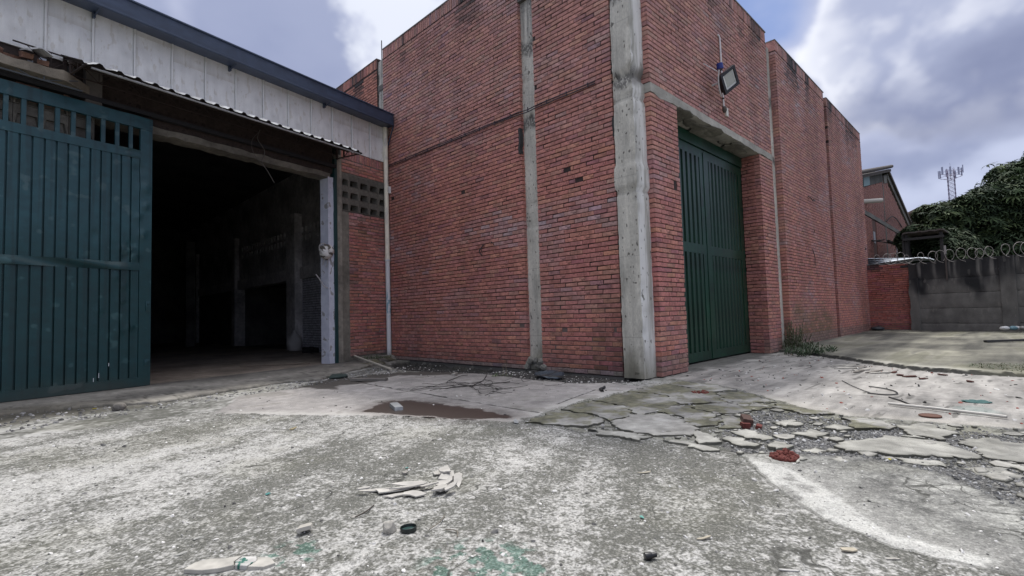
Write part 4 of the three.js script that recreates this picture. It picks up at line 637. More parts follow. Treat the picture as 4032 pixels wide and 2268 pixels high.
  S.forEach(([p0, moss], i) => { const cx = p0.reduce((a, q) => a + q[0], 0) / p0.length, cz = p0.reduce((a, q) => a + q[1], 0) / p0.length, f = moss > .45 ? 1.10 : 1.02, p = p0.map(q => [cx + (q[0] - cx) * f, cz + (q[1] - cz) * f]); mesh('concrete_piece', slabGeo(p, (moss > .45 ? -.004 : .001) + (i % 4) * .0015, i * 3.7, { moss: moss > .45 ? 0 : moss, base: moss > .45 ? [.92, .92, .92] : i === 0 ? [.74, .735, .71] : [.70 - moss * .05, .70 - moss * .05, .665 - moss * .05] }), moss > .45 ? mossMat : stoneMat, GR); });
}
{ // smaller fragments between them
  const r = rng(202), l = []; for (let i = 0, t = 0; i < 150 && t < 9000; t++) { const x = mix(3.4, 5.6, r()), z = mix(-2.4, .5, r()); if (F.broken.at(x, z) > -.02 && F.gravel.at(x, z) > -.03) continue; if (r() > (F.gravel.at(x, z) < 0 ? .45 : 1)) continue; i++; const R = .015 + r() * r() * .075, n = 6, a0 = r() * 6, pts = []; for (let k = 0; k < n; k++) { const a = a0 + k / n * 6.283, q = R * (.6 + r() * .6); pts.push([x + Math.cos(a) * q * 1.3, z + Math.sin(a) * q]); } l.push(slabGeo(pts, groundH(x, z) + .008 + r() * .012, i * 1.3, { moss: r() * .3, rough: .008, rim: .006, step: .03, base: [.66, .655, .63] })); }
  const g = mergeGeometries(l); stuff(mesh('concrete_fragments', g, stoneMat, GR));
}
// loose stones: gravel, soil at the foot of the wall, chips over the yard
{
  const r = rng(91), geos = [0, 1, 2].map(i => displace(new THREE.IcosahedronGeometry(1, 0), v => v.multiplyScalar(.7 + hash(Math.round(v.x * 9) + i, Math.round(v.y * 9), Math.round(v.z * 9)) * .6)));
  const gm = M({ roughness: .9 }), m4 = new THREE.Matrix4(), q = new THREE.Quaternion(), e = new THREE.Euler(), col = new THREE.Color();
  const scatter = (name, label, cat, n, pick, size, colour, flat = .6) => {
    const per = [[], [], []]; let tries = 0; for (let i = 0; i < n && tries < n * 40; tries++) { const p = pick(); if (!p) continue; i++; per[Math.floor(r() * 3)].push(p); }
    const l = []; const G = new THREE.Group(); G.name = numbered(name); Object.assign(G.userData, { label, category: cat, kind: 'stuff' }); scene.add(G);
    per.forEach((ps, k) => { if (!ps.length) return; const im = new THREE.InstancedMesh(geos[k], gm, ps.length); ps.forEach((p, i) => { const s = size(); q.setFromEuler(e.set(r() * .8, r() * 6.3, r() * .8)); m4.compose(V(p[0], groundH(p[0], p[1]) + s * flat * .25 + (p[2] || 0), p[1]), q, V(s * (.7 + r() * .6), s * flat, s * (.7 + r() * .6))); im.setMatrixAt(i, m4); im.setColorAt(i, col.setRGB(...colour())); }); im.name = 'stones'; stuff(add(im, G)); });
  };
  const inF = (f, x0, x1, z0, z1, lim = -.02) => () => { const x = mix(x0, x1, r()), z = mix(z0, z1, r()); return f.at(x, z) < lim ? [x, z] : null; };
  const greyc = (a, b) => () => { const k = mix(a, b, r() * r()); return [k, k * .98, k * .94]; };
  scatter('gravel', 'loose dark grey gravel between the broken concrete pieces', 'gravel', 7000, inF(F.gravel, 3.4, 5.5, -1.9, .6), () => .004 + r() * r() * .014, () => { const k = r() < .12 ? .3 + r() * .25 : .07 + r() * .16; return [k, k, k * .97]; });
  scatter('gravel', 'fine pale rubble in the cracks of the broken concrete', 'gravel', 2200, inF(F.broken, 3.3, 6.8, -3.5, .6), () => .004 + r() * r() * .018, greyc(.10, .55));
  scatter('rubble', 'dark soil and small white stones along the foot of the brick wall', 'rubble', 2600, () => (r() < .65 ? inF(F.gutter, 5.6, 6.66, -7.2, -3.9, 0) : inF(F.ditch, 5.4, 6.66, -10.2, -6.8, -.03))(), () => .006 + r() * r() * .022, () => { const k = r() < .22 ? .35 + r() * .3 : .04 + r() * .10; return [k, k * .97, k * .9]; });
  scatter('rubble', 'small stones and grit strewn below the threshold of the doorway', 'rubble', 900, () => { const s = mix(-7.4, -1.2, r()), n = 1.0 + r() * 1.5, p = W(s, 0, n); return F.slab.at(p.x, p.z) > -.4 && n > 1.5 - (s < -6 ? .5 : 0) ? [p.x, p.z] : null; }, () => .006 + r() * r() * .025, greyc(.08, .6));
  scatter('chips', 'tiny pale stone chips scattered over the yard', 'debris', 4200, () => { const x = r() * 5.2, z = -r() * 6.2; return F.slab.at(x, z) > .05 && F.puddle.at(x, z) > .1 && F.rslab.at(x, z) > .05 && Math.hypot(x, z) > 1.2 ? [x, z] : null; }, () => .003 + r() * r() * r() * r() * .024, () => { const k = r() < .42 ? .05 + r() * .12 : .38 + r() * .32; return [k, k * .98, k * .93]; }, .4);
  scatter('chips', 'small dark and pale bits scattered on the smooth slab before the gate', 'debris', 320, () => { const x = 5.6 + r() * 6, z = -3.6 + r() * 3.9; return F.rslab.at(x, z) < -.08 ? [x, z] : null; }, () => .006 + r() * r() * .03, () => r() < .25 ? [.5, .49, .46] : r() < .25 ? [.25, .07, .05] : [.05, .05, .045], .35);
  scatter('chips', 'small dark bits and leaves on the smooth slab by the brick wall', 'debris', 120, inF(F.slab, 1.8, 5.9, -8, -3.4, -.1), () => .005 + r() * r() * .02, () => r() < .3 ? [.5, .49, .46] : [.06, .055, .05], .3);
}

// ================================================================ fixtures on the walls
{
  const cream = M({ map: tex(64, 1024, (u, v) => { const n = fbm(u * 5, v * 30, 4), g = ss(.04, 0, Math.abs(v - .235) - .03) * ss(.45, .6, fbm(u * 9, v * 90, 3)); let c = mix3([.92, .90, .82], [.74, .73, .70], ss(.45, .75, n) * .7); c = mix3(c, [.82, .83, .83], ss(.44, .40, v)); c = mix3(c, [.45, .60, .66], g * .8); return mix3(c, [.45, .43, .38], ss(.05, 0, v) * .6); }), roughness: .55 });
  const p = thing('drain_pipe', 'cream plastic drain pipe standing in the corner between the two warehouses', 'pipe', [6.66, 0, -11.02], TH);
  mesh('pipe', uvBy(bar(V(-.085, .09, .075), V(-.105, 5.79, .075), .056, 18), (x, y, z) => [Math.atan2(z - .075, x + .09) / 6.28, y / 5.8]), cream, p);
  mesh('collar', bar(V(-.093, 2.40, .075), V(-.093, 2.53, .075), .064, 18), cream, p);
  mesh('stub', displace(new THREE.CylinderGeometry(.04, .03, .16, 10).translate(-.045, 5.68, .12), v => { v.x += (vn(v.y * 20, v.x * 20) - .5) * .03; }), M({ color: lin(.17, .12, .09), roughness: .9 }), p);
  const jb = thing('junction_box', 'small white box on the brick wall right beside the drain pipe', 'junction box', [6.645, 4.20, -10.90], -Math.PI / 2);
  const wh = M({ color: lin(.66, .66, .63), roughness: .5 });
  mesh('housing', box(-.055, .055, -.085, .085, -.02, .05), wh, jb); mesh('cover', box(-.04, .04, -.06, .06, .05, .058), M({ color: lin(.3, .3, .3), roughness: .5 }), jb);
  // paired black cables across the left wall
  const c = thing('wall_cable', 'pair of thin dark cables running along the upper brick wall', 'cable', [6.64, 4.77, -7.8]);
  const cm = M({ color: lin(.045, .035, .045), roughness: .6 });
  for (const dy of [0, .038]) mesh('cable', tube(Array.from({ length: 26 }, (_, i) => { const z = mix(-11.0, -4.60, i / 25); return V(z > -6.34 && z < -5.93 ? .03 : -.002, 4.80 - .014 * (z + 11) + dy + (vn(z * 3, dy * 90) - .5) * .016 - 4.77, z + 7.8); }), .0095, 100, 5), cm, c);
  const cg = box(-.014, .004, -.02, .06, 0, .012); for (let i = 0; i < 14; i++) { const z = -10.6 + i * .45, m = mesh('clip', cg, cm, c); m.position.set(0, .03 - .014 * (z + 11), z + 7.8); }
  const rb = M({ color: lin(.03, .03, .03), roughness: .8 });
  tag(mesh('rubber_strip', displace(box(6.62, 6.70, 3.98, 4.46, -6.345, -6.30, 2, 12, 2), v => { v.z += (vn(v.y * 12, 2) - .5) * .03; }), rb), 'black rubber strip wedged at the edge of the narrow concrete strip', 'rubber strip');
  tag(mesh('rubber_strip', displace(box(6.63, 6.70, 3.75, 4.05, -4.30, -4.262, 2, 12, 2), v => { v.z += (vn(v.y * 12, 5) - .5) * .03; }), rb), 'black rubber strip at the left edge of the big corner column', 'rubber strip');
  // hooks of wire
  const wm = M({ color: lin(.04, .03, .03), roughness: .7 });
  tag(mesh('wire_hook', tube([V(15.20, 3.98, -3.78), V(15.17, 3.90, -3.70), V(15.24, 3.84, -3.68), V(15.42, 3.87, -3.68), V(15.46, 3.92, -3.72)], .012, 20, 5), wm), 'bent wire hook high on the brick wall right of the gate', 'wire');
  tag(mesh('wire_hook', tube([V(15.33, 2.55, -3.775), V(15.36, 2.3, -3.74), V(15.38, 2.15, -3.75), V(15.35, 2.10, -3.73)], .010, 16, 5), wm), 'thin wire hanging low on the brick wall right of the gate', 'wire');
  tag(mesh('wire_hook', merge([tube([V(6.65, 2.42, -7.42), V(6.62, 2.36, -7.45), V(6.6, 2.28, -7.5), V(6.64, 2.2, -7.46)], .012, 16, 5), tube([V(6.65, 2.40, -7.2), V(6.62, 2.43, -7.15), V(6.65, 2.38, -7.12)], .01, 10, 5)]), wm), 'short bent wire sticking out of the left brick wall', 'wire');
  // rod on the corner of the column
  tag(mesh('rebar', tube([V(6.74, 4.84, -3.97), V(6.70, 4.70, -3.94), V(6.71, 4.42, -3.96), V(6.70, 4.18, -4.02)], .008, 16, 5), wm), 'thin rusty bar sticking out of the damaged corner column', 'rebar');
  tag(mesh('rebar', bar(V(6.72, 7.6, -11.28), V(6.72, 8.25, -11.28), .012), wm), 'rusty bar standing on top of the brick parapet', 'rebar');
}
{ // conduit and floodlight above the gate
  const c = thing('conduit_pipe', 'thin white conduit pipe running up the wall behind the floodlight', 'conduit', [9.70, 4.86, RZ]);
  const wh = M({ color: lin(.68, .66, .66), roughness: .45 }), bl = M({ color: lin(.02, .02, .02), roughness: .5 });
  mesh('pipe', tube([V(.02, .06, .02), V(.01, .4, .022), V(-.005, .8, .022), V(-.01, 1.36, .022), V(-.02, 1.44, .02), V(-.07, 1.47, 0)], .017, 30, 8), wh, c);
  mesh('band', merge([bar(V(-.008, .76, .022), V(-.008, .79, .022), .022, 8), bar(V(.012, .20, .022), V(.012, .225, .022), .022, 8)]), bl, c); mesh('joint', displace(new THREE.SphereGeometry(.045, 8, 6).translate(.03, .0, .03), v => { v.y *= 1.5; }), M({ color: lin(.09, .08, .07) }), c);
  mesh('socket', boxUV(box(.10, .20, -.10, .06, 0, .035)), M({ color: lin(.6, .58, .52), roughness: .6 }), c);
  const f = thing('floodlight', 'square black framed floodlight tilted on the brick wall above the gate', 'floodlight', [9.25, 5.19, -3.46]);
  const h = new THREE.Group(); h.name = 'lamp_head'; f.add(h);
  const X = V(-1.0, 0, .12); // aim
  const nrm = V(-.28, -.28, 1).normalize(), up = V(-.92, 1, .1); const rx = new THREE.Vector3().crossVectors(up, nrm).normalize(), uy = new THREE.Vector3().crossVectors(nrm, rx);
  h.setRotationFromMatrix(new THREE.Matrix4().makeBasis(rx, uy, nrm));
  const w = .205, hh = .185; const blk = M({ color: lin(.012, .012, .013), roughness: .45 });
  mesh('frame', merge([box(-w, w, -hh, -hh + .05, -.03, .025), box(-w, w, hh - .05, hh, -.03, .025), box(-w, -w + .05, -hh + .05, hh - .05, -.03, .025), box(w - .05, w, -hh + .05, hh - .05, -.03, .025)]), blk, h);
  mesh('reflector', box(-w + .05, w - .05, -hh + .05, hh - .05, -.02, .0), M({ color: lin(.75, .75, .66), roughness: .7 }), h);
  mesh('led_board', box(-w + .11, w - .07, -hh + .08, hh - .055, 0, .004), M({ roughness: .5, map: tex(128, 128, (u, v) => { const g = ((u * 16 % 1) - .5) ** 2 + ((v * 16 % 1) - .5) ** 2 < .09; return g ? [.78, .78, .62] : [.62, .62, .57]; }) }), h);
  mesh('glass', box(-w + .048, w - .048, -hh + .048, hh - .048, .012, .015), new THREE.MeshPhysicalMaterial({ color: 0xffffff, roughness: .08, transmission: 1, thickness: 0 }), h);
  const fins = []; for (let i = 0; i < 8; i++) fins.push(box(-w + .04 + i * .043, -w + .05 + i * .043, -hh + .03, hh - .03, -.10, -.03)); fins.push(box(-w + .02, w - .02, -hh + .02, hh - .02, -.045, -.03)); mesh('heat_sink', merge(fins), blk, h);
  mesh('bracket', merge([bar(V(-.05, -.02, -.30), V(-.03, 0, -.06), .02), bar(V(-.33, .08, -.08), V(-.36, .30, -.31), .008)]), M({ color: lin(.5, .5, .5), roughness: .5 }), f);
  mesh('sensor', new THREE.CylinderGeometry(.055, .06, .10, 14).rotateZ(.2).translate(-.22, .21, -.07), M({ color: lin(.012, .03, .20), roughness: .4 }), f).userData.label = 'blue light sensor on the floodlight';
  mesh('cable', tube([V(-.32, .1, -.05), V(-.30, -.06, -.08), V(-.22, -.22, -.1), V(-.1, -.3, -.12)], .014, 16, 6), M({ color: lin(.5, .48, .47) }), f);
}
{ // hanging bits in the doorway
  const tw = M({ color: lin(.10, .09, .08), roughness: .9 });
  tag(mesh('hanging_twig', merge([tube([V(-3.42, 4.72, .14), V(-3.50, 4.50, .2), V(-3.36, 4.30, .2), V(-3.42, 4.08, .2), V(-3.30, 3.92, .2), V(-3.18, 3.72, .22)], .0075, 30, 5), tube([V(-3.42, 4.7, .14), V(-3.62, 4.42, .2), V(-3.58, 4.2, .2), V(-3.40, 4.0, .2)], .005, 20, 4), tube([V(-3.36, 4.02, .2), V(-3.25, 4.12, .22), V(-3.18, 4.16, .2)], .004, 10, 4)]).applyMatrix4(LBM), tw), 'dry twigs dangling from the awning over the dark doorway', 'twig');
  const g = displace(new THREE.IcosahedronGeometry(.155, 4), v => { const k = .78 + fbm(v.x * 9 + 3, v.y * 9 + v.z * 7, 4) * .5; v.multiplyScalar(k); v.y *= 1.12; });
  const l = thing('crumpled_bundle', 'crumpled dirty white bundle tied to the white door post', 'bundle', [0, 0, 0]); const p = W(-1.80, 2.50, -.02); l.position.copy(p);
  mesh('bundle', uvBy(g, (x, y, z) => [x * 3, y * 3 + z]), M({ roughness: .85, map: tex(128, 128, (u, v) => { const n = tfbm(u, v, 6, 4); return mix3([.36, .34, .31], [.85, .84, .82], ss(.42, .6, n)); }) }), l);
  mesh('wire', merge([tube([V(-.02, .15, .05), V(-.12, .17, .1), V(-.22, .10, .12), V(-.20, .0, .12), V(-.16, -.05, .1)], .01, 20, 5), tube([V(-.02, -.14, 0), V(-.08, -.2, .03), V(-.1, -.3, .02)], .008, 12, 5), tube([V(.03, -.16, 0), V(.0, -.26, .03), V(-.03, -.34, .02)], .007, 12, 5)]), M({ color: lin(.35, .34, .32) }), l);
  tag(mesh('bent_rod', tube([W(-2.02, 2.0, -.1), W(-1.92, 1.86, -.08), W(-1.84, 1.74, -.06), W(-1.72, 1.70, -.04)], .013, 16, 5), M({ color: lin(.4, .39, .38) })), 'bent pale rod beside the white door post', 'rod');
  // inside the hall
  const sk = displace(new THREE.SphereGeometry(.24, 24, 18), v => { const y = v.y / .24; v.y = y * .34 + .30; const k = 1 - .35 * ss(.2, 1, y); v.x *= k * .95; v.z *= k * .8; v.x += (vn(v.y * 12, v.z * 9) - .5) * .05; if (v.y < .03) v.y = .03; });
  const s = thing('sack', 'white filled sack standing against the inner column', 'sack', [6.36, .02, -16.15]); mesh('sack', sk, M({ color: lin(.55, .54, .52), roughness: .9 }), s); mesh('tied_top', displace(new THREE.CylinderGeometry(.05, .08, .1, 10, 2).translate(0, .63, 0), v => { v.x += (vn(v.y * 30, v.z * 30) - .5) * .03; }), M({ color: lin(.5, .49, .47), roughness: .9 }), s);
  tag(mesh('dark_cloth', displace(new THREE.BoxGeometry(.9, .12, .45, 24, 3, 12), v => { v.y += (fbm(v.x * 6, v.z * 6, 3) - .35) * .16 * (v.y > 0 ? 1 : 0); v.x += (vn(v.z * 9, 4) - .5) * .12; }).rotateY(1.2).translate(6.45, .08, -15.2), M({ color: lin(.02, .02, .02), roughness: .95 })), 'dark heap of cloth on the floor by the white brick wall inside', 'cloth');
  tag(mesh('leaning_board', box(-.09, .09, 0, 1.5, -.012, .012).rotateX(-.12).rotateZ(-.12).rotateY(.8).translate(7.9, .03, -20.5), M({ color: lin(.3, .29, .28), roughness: .9 })), 'board leaning in the dark room beyond the inner doorway', 'board');
  tag(mesh('thin_batten', bar(W(-2.9, .05, -1.5), W(-1.9, .055, -.5), .012), M({ color: lin(.16, .13, .1) })), 'thin batten lying on the hall floor inside the doorway', 'batten');
  tag(mesh('hall_column', boxUV(box(-.16, .16, 0, 4.5, -.16, .16).translate(7.0 - 1.6, .02, -25)), conc([.4, .4, .42])), 'pale column standing far back in the dark hall', 'column');
}

// ================================================================ debris on the ground
const gy = (x, z) => groundH(x, z);
function shardGeo(L, Wd, t, seed, curl = 0) {         // thin broken flake
  const r = rng(seed), n = 9, pts = []; for (let i = 0; i < n; i++) { const a = (i + (r() - .5) * .7) / n * 6.283, k = .55 + r() * .55; pts.push([Math.cos(a) * L / 2 * k * 1.15, Math.sin(a) * Wd / 2 * k * 1.15]); }
  const s = new THREE.Shape(); pts.forEach((p, i) => i ? s.lineTo(...p) : s.moveTo(...p)); s.closePath();
  const g = new THREE.ExtrudeGeometry(s, { depth: t, bevelEnabled: false }).rotateX(-Math.PI / 2);
  return uvBy(displace(g, v => { v.y += curl * (v.x * v.x + v.z * v.z * .5) + (vn(v.x * 30 + seed, v.z * 30) - .5) * t * .6; }), (x, y, z) => [x * 2, z * 2 + y]);
}
const paleTex = tex(128, 128, (u, v) => { const n = tfbm(u, v, 5, 5); const k = .82 + (n - .5) * .3; return [k, k * .985, k * .95]; });
const pale = (c, r = .9) => M({ map: paleTex, color: lin(...c), roughness: r });
const greenSpot = M({ roughness: .85, map: tex(256, 256, (u, v) => { const n = tfbm(u, v, 4, 5), s = ss(.69, .73, tfbm(u + .3, v, 9, 4)); const k = .68 + (n - .5) * .34; return mix3([k, k * .99, k * .96], [.16, .36, .31], s); }) });
function flake(name, label, cat, x, z, L, Wd, t, turn, seed, mat, o = {}) { const q = o.k ?? .58, m = mesh(name, shardGeo(L * q, Wd * q, t * Math.sqrt(q), seed, o.curl || 0), mat); m.position.set(x, gy(x, z) + (o.up ?? .001), z); m.rotation.set(o.rx || 0, turn, o.rz || 0); m.scale.z = o.sz || 1; return tag(m, label, cat, o.group); }
const ORD = ['leftmost', 'second', 'third', 'fourth', 'fifth', 'sixth', 'seventh', 'eighth', 'ninth', 'tenth'];
function ordinals(list) { const e = camera.matrixWorld.clone().invert(); return list.map(q => { const v = V(q[0], .02, q[1]).applyMatrix4(e); return v.x / -v.z; }).map((x, i, a) => { const k = a.filter(y => y < x).length; return k ? ORD[k] + ' from the left' : 'leftmost'; }); }
const P1 = [.62, .61, .58], P2 = [.50, .48, .44];
// broken slab with green paint at the front edge
{
  const t = thing('plaster_slab', 'broken white plaster slab with green paint spots at the front edge of the yard', 'plaster', [.65, gy(.65, -2.36) - .002, -2.36], -.70); t.scale.setScalar(.66);
  const prt = (pts, seed, dy, rz) => { const s = new THREE.Shape(); pts.forEach((p, i) => i ? s.lineTo(p[0], p[1]) : s.moveTo(p[0], p[1])); const m = mesh('fragment', uvBy(displace(new THREE.ExtrudeGeometry(s, { depth: .022, bevelEnabled: true, bevelSize: .003, bevelThickness: .003, bevelSegments: 1 }).rotateX(-Math.PI / 2), v => { v.y += (vn(v.x * 22 + seed, v.z * 22) - .5) * .008; v.x += (vn(v.z * 40, seed) - .5) * .01; }), (x, y, z) => [x * 2.4, z * 2.4]), seed === 5 ? greenSpot : pale([.58, .575, .55]), t); m.position.y = dy; m.rotation.z = rz; return m; };
  prt([[-.24, -.03], [-.22, .055], [-.15, .09], [-.05, .07], [.045, .085], [.03, .02], [.05, -.03], [-.02, -.055], [-.12, -.06]], 1, .006, .02); prt([[.06, -.03], [.04, .02], [.055, .08], [.14, .07], [.16, .02], [.13, -.05]], 5, .008, -.03); prt([[.15, -.055], [.175, .02], [.155, .07], [.24, .05], [.29, -.02], [.24, -.06]], 9, .004, -.02);
}
flake('plaster_shard', 'grey white plaster shard lying left of the round lid', 'plaster', 1.01, -2.45, .15, .10, .022, .5, 21, pale(P1), { rx: -.25, rz: .15, up: .018 });
{ const g = displace(new THREE.IcosahedronGeometry(.055, 2), v => { const k = [[1, .4, .2, .036], [-.5, .8, .5, .040], [.2, .9, -.4, .038], [-.9, .1, -.4, .042], [.3, .2, 1, .037], [.5, -.2, -.9, .041]]; for (const [a, b, c, d] of k) { const L = Math.hypot(a, b, c), e = (v.x * a + v.y * b + v.z * c) / L - d; if (e > 0) { v.x -= a / L * e; v.y -= b / L * e; v.z -= c / L * e; } } v.x += (vn(v.y * 90, v.z * 90) - .5) * .008; v.y += (vn(v.x * 90, v.z * 90 + 9) - .5) * .008; }); const m = mesh('concrete_lump', uvBy(g, (x, y, z) => [x * 8, z * 8 + y * 3]), pale([.52, .51, .48])); m.position.set(1.285, gy(1.285, -2.15) + .02, -2.15); m.scale.setScalar(.68); tag(m, 'grey lump of concrete touching the round lid', 'concrete lump'); }
{ // round lid
  const t = thing('jar_lid', 'dark green round lid lying upside down beside the concrete lump', 'lid', [1.35, gy(1.35, -2.09) + .002, -2.09]); t.rotation.x = -.06; t.scale.setScalar(.88);
  const dg = M({ color: lin(.012, .018, .016), roughness: .35 });
  mesh('rim', new THREE.LatheGeometry([[.036, 0], [.043, 0], [.044, .003], [.044, .020], [.0425, .023], [.040, .022], [.0395, .006], [.036, .004]].map(p => new THREE.Vector2(...p)), 40), dg, t); mesh('disc', new THREE.CylinderGeometry(.0395, .0395, .004, 36).translate(0, .006, 0), M({ color: lin(.025, .055, .05), roughness: .3 }), t);
}
{ // lamp base
  const t = thing('lamp_base', 'small black plastic screw base lying at the front right of the yard', 'lamp base', [1.86, gy(1.86, -1.11) + .015, -1.11], -.6); t.scale.setScalar(.72); const bk = M({ color: lin(.010, .010, .011), roughness: .35 });
  mesh('body', new THREE.LatheGeometry([[0, -.03], [.020, -.03], [.022, -.027], [.0205, .004], [.016, .012]].map(p => new THREE.Vector2(...p)), 24).rotateZ(-1.5), bk, t);
  const pr = [[.0135, .010]]; for (let i = 0; i < 5; i++) pr.push([.0155, .013 + i * .006], [.0125, .016 + i * .006]); pr.push([.006, .044], [0, .045]); mesh('thread', new THREE.LatheGeometry(pr.map(p => new THREE.Vector2(...p)), 20).rotateZ(-1.5), M({ color: lin(.03, .03, .03), roughness: .4, metalness: .4 }), t);
}
// two heaps of plaster flakes
{
  const A = [[1.53, -2.73, .20, .05, -.1], [1.60, -2.62, .24, .07, .1], [1.70, -2.60, .20, .07, .2], [1.66, -2.54, .22, .05, -.05], [1.56, -2.55, .13, .05, .4], [1.64, -2.47, .12, .07, 0], [1.75, -2.51, .12, .05, .3], [1.46, -2.72, .10, .035, .1]];
  const oA = ordinals(A); A.forEach(([x, z, L, w, a], i) => flake('plaster_flake', 'thin white plaster flake, ' + oA[i] + ' in the left heap of flakes', 'plaster', x, z, L, w, .007, -.785 + a, 40 + i, pale([.64, .635, .62]), { rx: (i % 3 - 1) * .12, rz: .06 * (i % 2), up: .004 + (i % 4) * .009, curl: .4, k: 1, group: 'plaster flakes of the left heap' }));
  const Bq = [[1.83, -2.44, .19, .07, .9], [1.88, -2.51, .15, .09, .5], [1.93, -2.55, .14, .08, .9], [1.97, -2.62, .17, .06, 1.2], [2.01, -2.55, .11, .05, .6], [1.94, -2.46, .13, .05, 1.1], [1.76, -2.40, .15, .07, .3], [1.80, -2.34, .14, .04, .2], [1.98, -2.68, .1, .06, .2]];
  const oB = ordinals(Bq); Bq.forEach(([x, z, L, w, a], i) => flake('plaster_flake', 'thin white plaster flake, ' + oB[i] + ' in the right heap of flakes', 'plaster', x, z, L, w, .008, .15 + a * .7, 60 + i, pale([.62, .615, .60]), { rx: (i % 3 - 1) * .16, rz: .08 * (i % 2), up: .004 + (i % 4) * .011, curl: .5, k: 1.15, group: 'plaster flakes of the right heap' }));
}
flake('chip', 'small grey chip lying behind the two heaps of flakes', 'chip', 1.83, -2.86, .09, .05, .016, .3, 81, pale([.45, .44, .42]), { up: .006, rx: .2 });
flake('strip', 'narrow white strip lying flat at the front right', 'strip', 2.13, -.67, .115, .022, .006, -1.0, 82, pale([.70, .71, .73], .5), {});
flake('shard', 'pointed cream shard lying on the right of the dark yard', 'shard', 2.47, -.54, .12, .05, .008, -.7, 83, pale([.68, .63, .52]), { rx: .15, up: .006 });
flake('shard', 'slim white sliver near the front right edge', 'shard', 2.50, -.40, .09, .025, .006, -.9, 84, pale([.66, .65, .62]), {});
flake('shard', 'cream curled peel lying before the broken concrete', 'shard', 2.80, -1.68, .16, .03, .006, -.5, 85, pale([.66, .62, .52]), { curl: 2, up: .004 });
flake('shard', 'cream flake lying in the middle of the dark yard', 'shard', 2.18, -1.03, .12, .03, .006, -.45, 86, pale([.62, .58, .48]), { curl: 2, up: .004 });
flake('leaf', 'dry yellow leaf lying on the yard below the smooth slab', 'leaf', 1.89, -4.85, .22, .06, .004, .6, 87, pale([.46, .40, .24]), { curl: 1.5, up: .004 });
flake('leaf', 'small bright yellow leaf by the broken concrete', 'leaf', 3.98, -.62, .06, .035, .004, .3, 88, pale([.62, .55, .08]), { up: .012 });
flake('paint_chip', 'turquoise paint chip left of the heaps of flakes', 'paint chip', 1.08, -3.15, .06, .035, .004, .3, 89, pale([.10, .36, .36]), { rx: .2, up: .006 });
flake('paint_chip', 'turquoise paint chip on the dark yard right of the heaps', 'paint chip', 2.20, -1.35, .045, .03, .005, 1.1, 90, pale([.22, .55, .50]), { rx: .2, up: .006 });
flake('paint_chip', 'tiny turquoise paint chip behind the right heap of flakes', 'paint chip', 1.90, -2.95, .06, .02, .004, .1, 91, pale([.12, .45, .42]), { up: .004 });
flake('plastic_piece', 'clear grey plastic scrap at the edge of the smooth slab', 'plastic', 3.34, -3.34, .20, .07, .008, .85, 92, pale([.48, .52, .56], .3), { rx: .15, up: .012, curl: 1 });
flake('stick', 'narrow white chip lying at the lower left', 'strip', .12, -2.78, .09, .018, .008, 1.9, 93, pale([.66, .66, .64]), { up: .004 });
flake('shard', 'thin glassy shard on the yard left of the slab', 'shard', .64, -2.78, .08, .05, .003, .4, 94, pale([.6, .62, .62], .3), {});
flake('shard', 'second thin glassy shard just in front of another', 'shard', .55, -2.66, .09, .045, .003, .2, 95, pale([.58, .6, .6], .3), {});
flake('shard', 'pale shard between the plaster shard and the heaps', 'shard', 1.26, -2.45, .07, .035, .003, .7, 96, pale([.58, .58, .56], .4), {});
tag(mesh('twig', tube([V(1.25, gy(1.25, -2.3) + .008, -2.42), V(1.32, gy(1.3, -2.4) + .012, -2.44), V(1.40, gy(1.4, -2.5) + .008, -2.50)], .004, 12, 5), M({ color: lin(.06, .05, .04) })), 'thin dark twig lying behind the round lid', 'twig');
tag(mesh('twig', merge([tube([V(1.42, gy(1.42, -2.0) + .008, -2.02), V(1.50, gy(1.5, -2) + .014, -2.04), V(1.57, gy(1.57, -2.1) + .006, -2.10)], .003, 12, 4), tube([V(1.47, gy(1.47, -2) + .01, -1.96), V(1.49, gy(1.49, -2) + .012, -1.90), V(1.46, gy(1.46, -1.9) + .004, -1.86)], .003, 12, 4)]), M({ color: lin(.16, .14, .11) })), 'dry grass stalks lying right of the round lid', 'twig');
// puddle block, grey board, white stick
{ const t = displace(box(-.16, .16, 0, .045, -.045, .045, 10, 2, 4), v => { v.x += (vn(v.z * 40, v.y * 40) - .5) * .02; v.y += (vn(v.x * 20, v.z * 20) - .5) * .006; }); const m = mesh('metal_block', uvBy(t, (x, y, z) => [x, z + y]), pale([.40, .43, .46], .55)); m.position.set(3.07, gy(3.07, -4.97) + .006, -4.96); m.rotation.y = -.72 + Math.PI / 2 + .35; tag(m, 'grey white block lying at the left end of the brown puddle', 'block'); }
{ const t = displace(box(-.30, .30, 0, .035, -.05, .05, 12, 1, 2), v => { v.y += (vn(v.x * 5, 2) - .5) * .014; }); const m = mesh('board', uvBy(t, (x, y, z) => [x, z + y]), pale([.24, .23, .22])); m.position.set(4.10, gy(4.1, -7.42) + .004, -7.42); m.rotation.y = -.92; tag(m, 'short grey board lying in the wet corner of the slab', 'board'); }
tag(mesh('stick', bar(W(-1.12, .16, 0.04), V(5.12, .03, -8.42), .021, 10), pale([.68, .66, .60])), 'white plastic tube leaning on the mossy threshold by the drain pipe', 'tube');
tag(mesh('plastic_tube', tube([V(6.10, .028, -.93), V(6.02, .03, -.55), V(5.92, .028, -.10)], .013, 20, 8), pale([.72, .72, .70], .5)), 'long white plastic tube lying on the smooth slab at the right', 'tube');
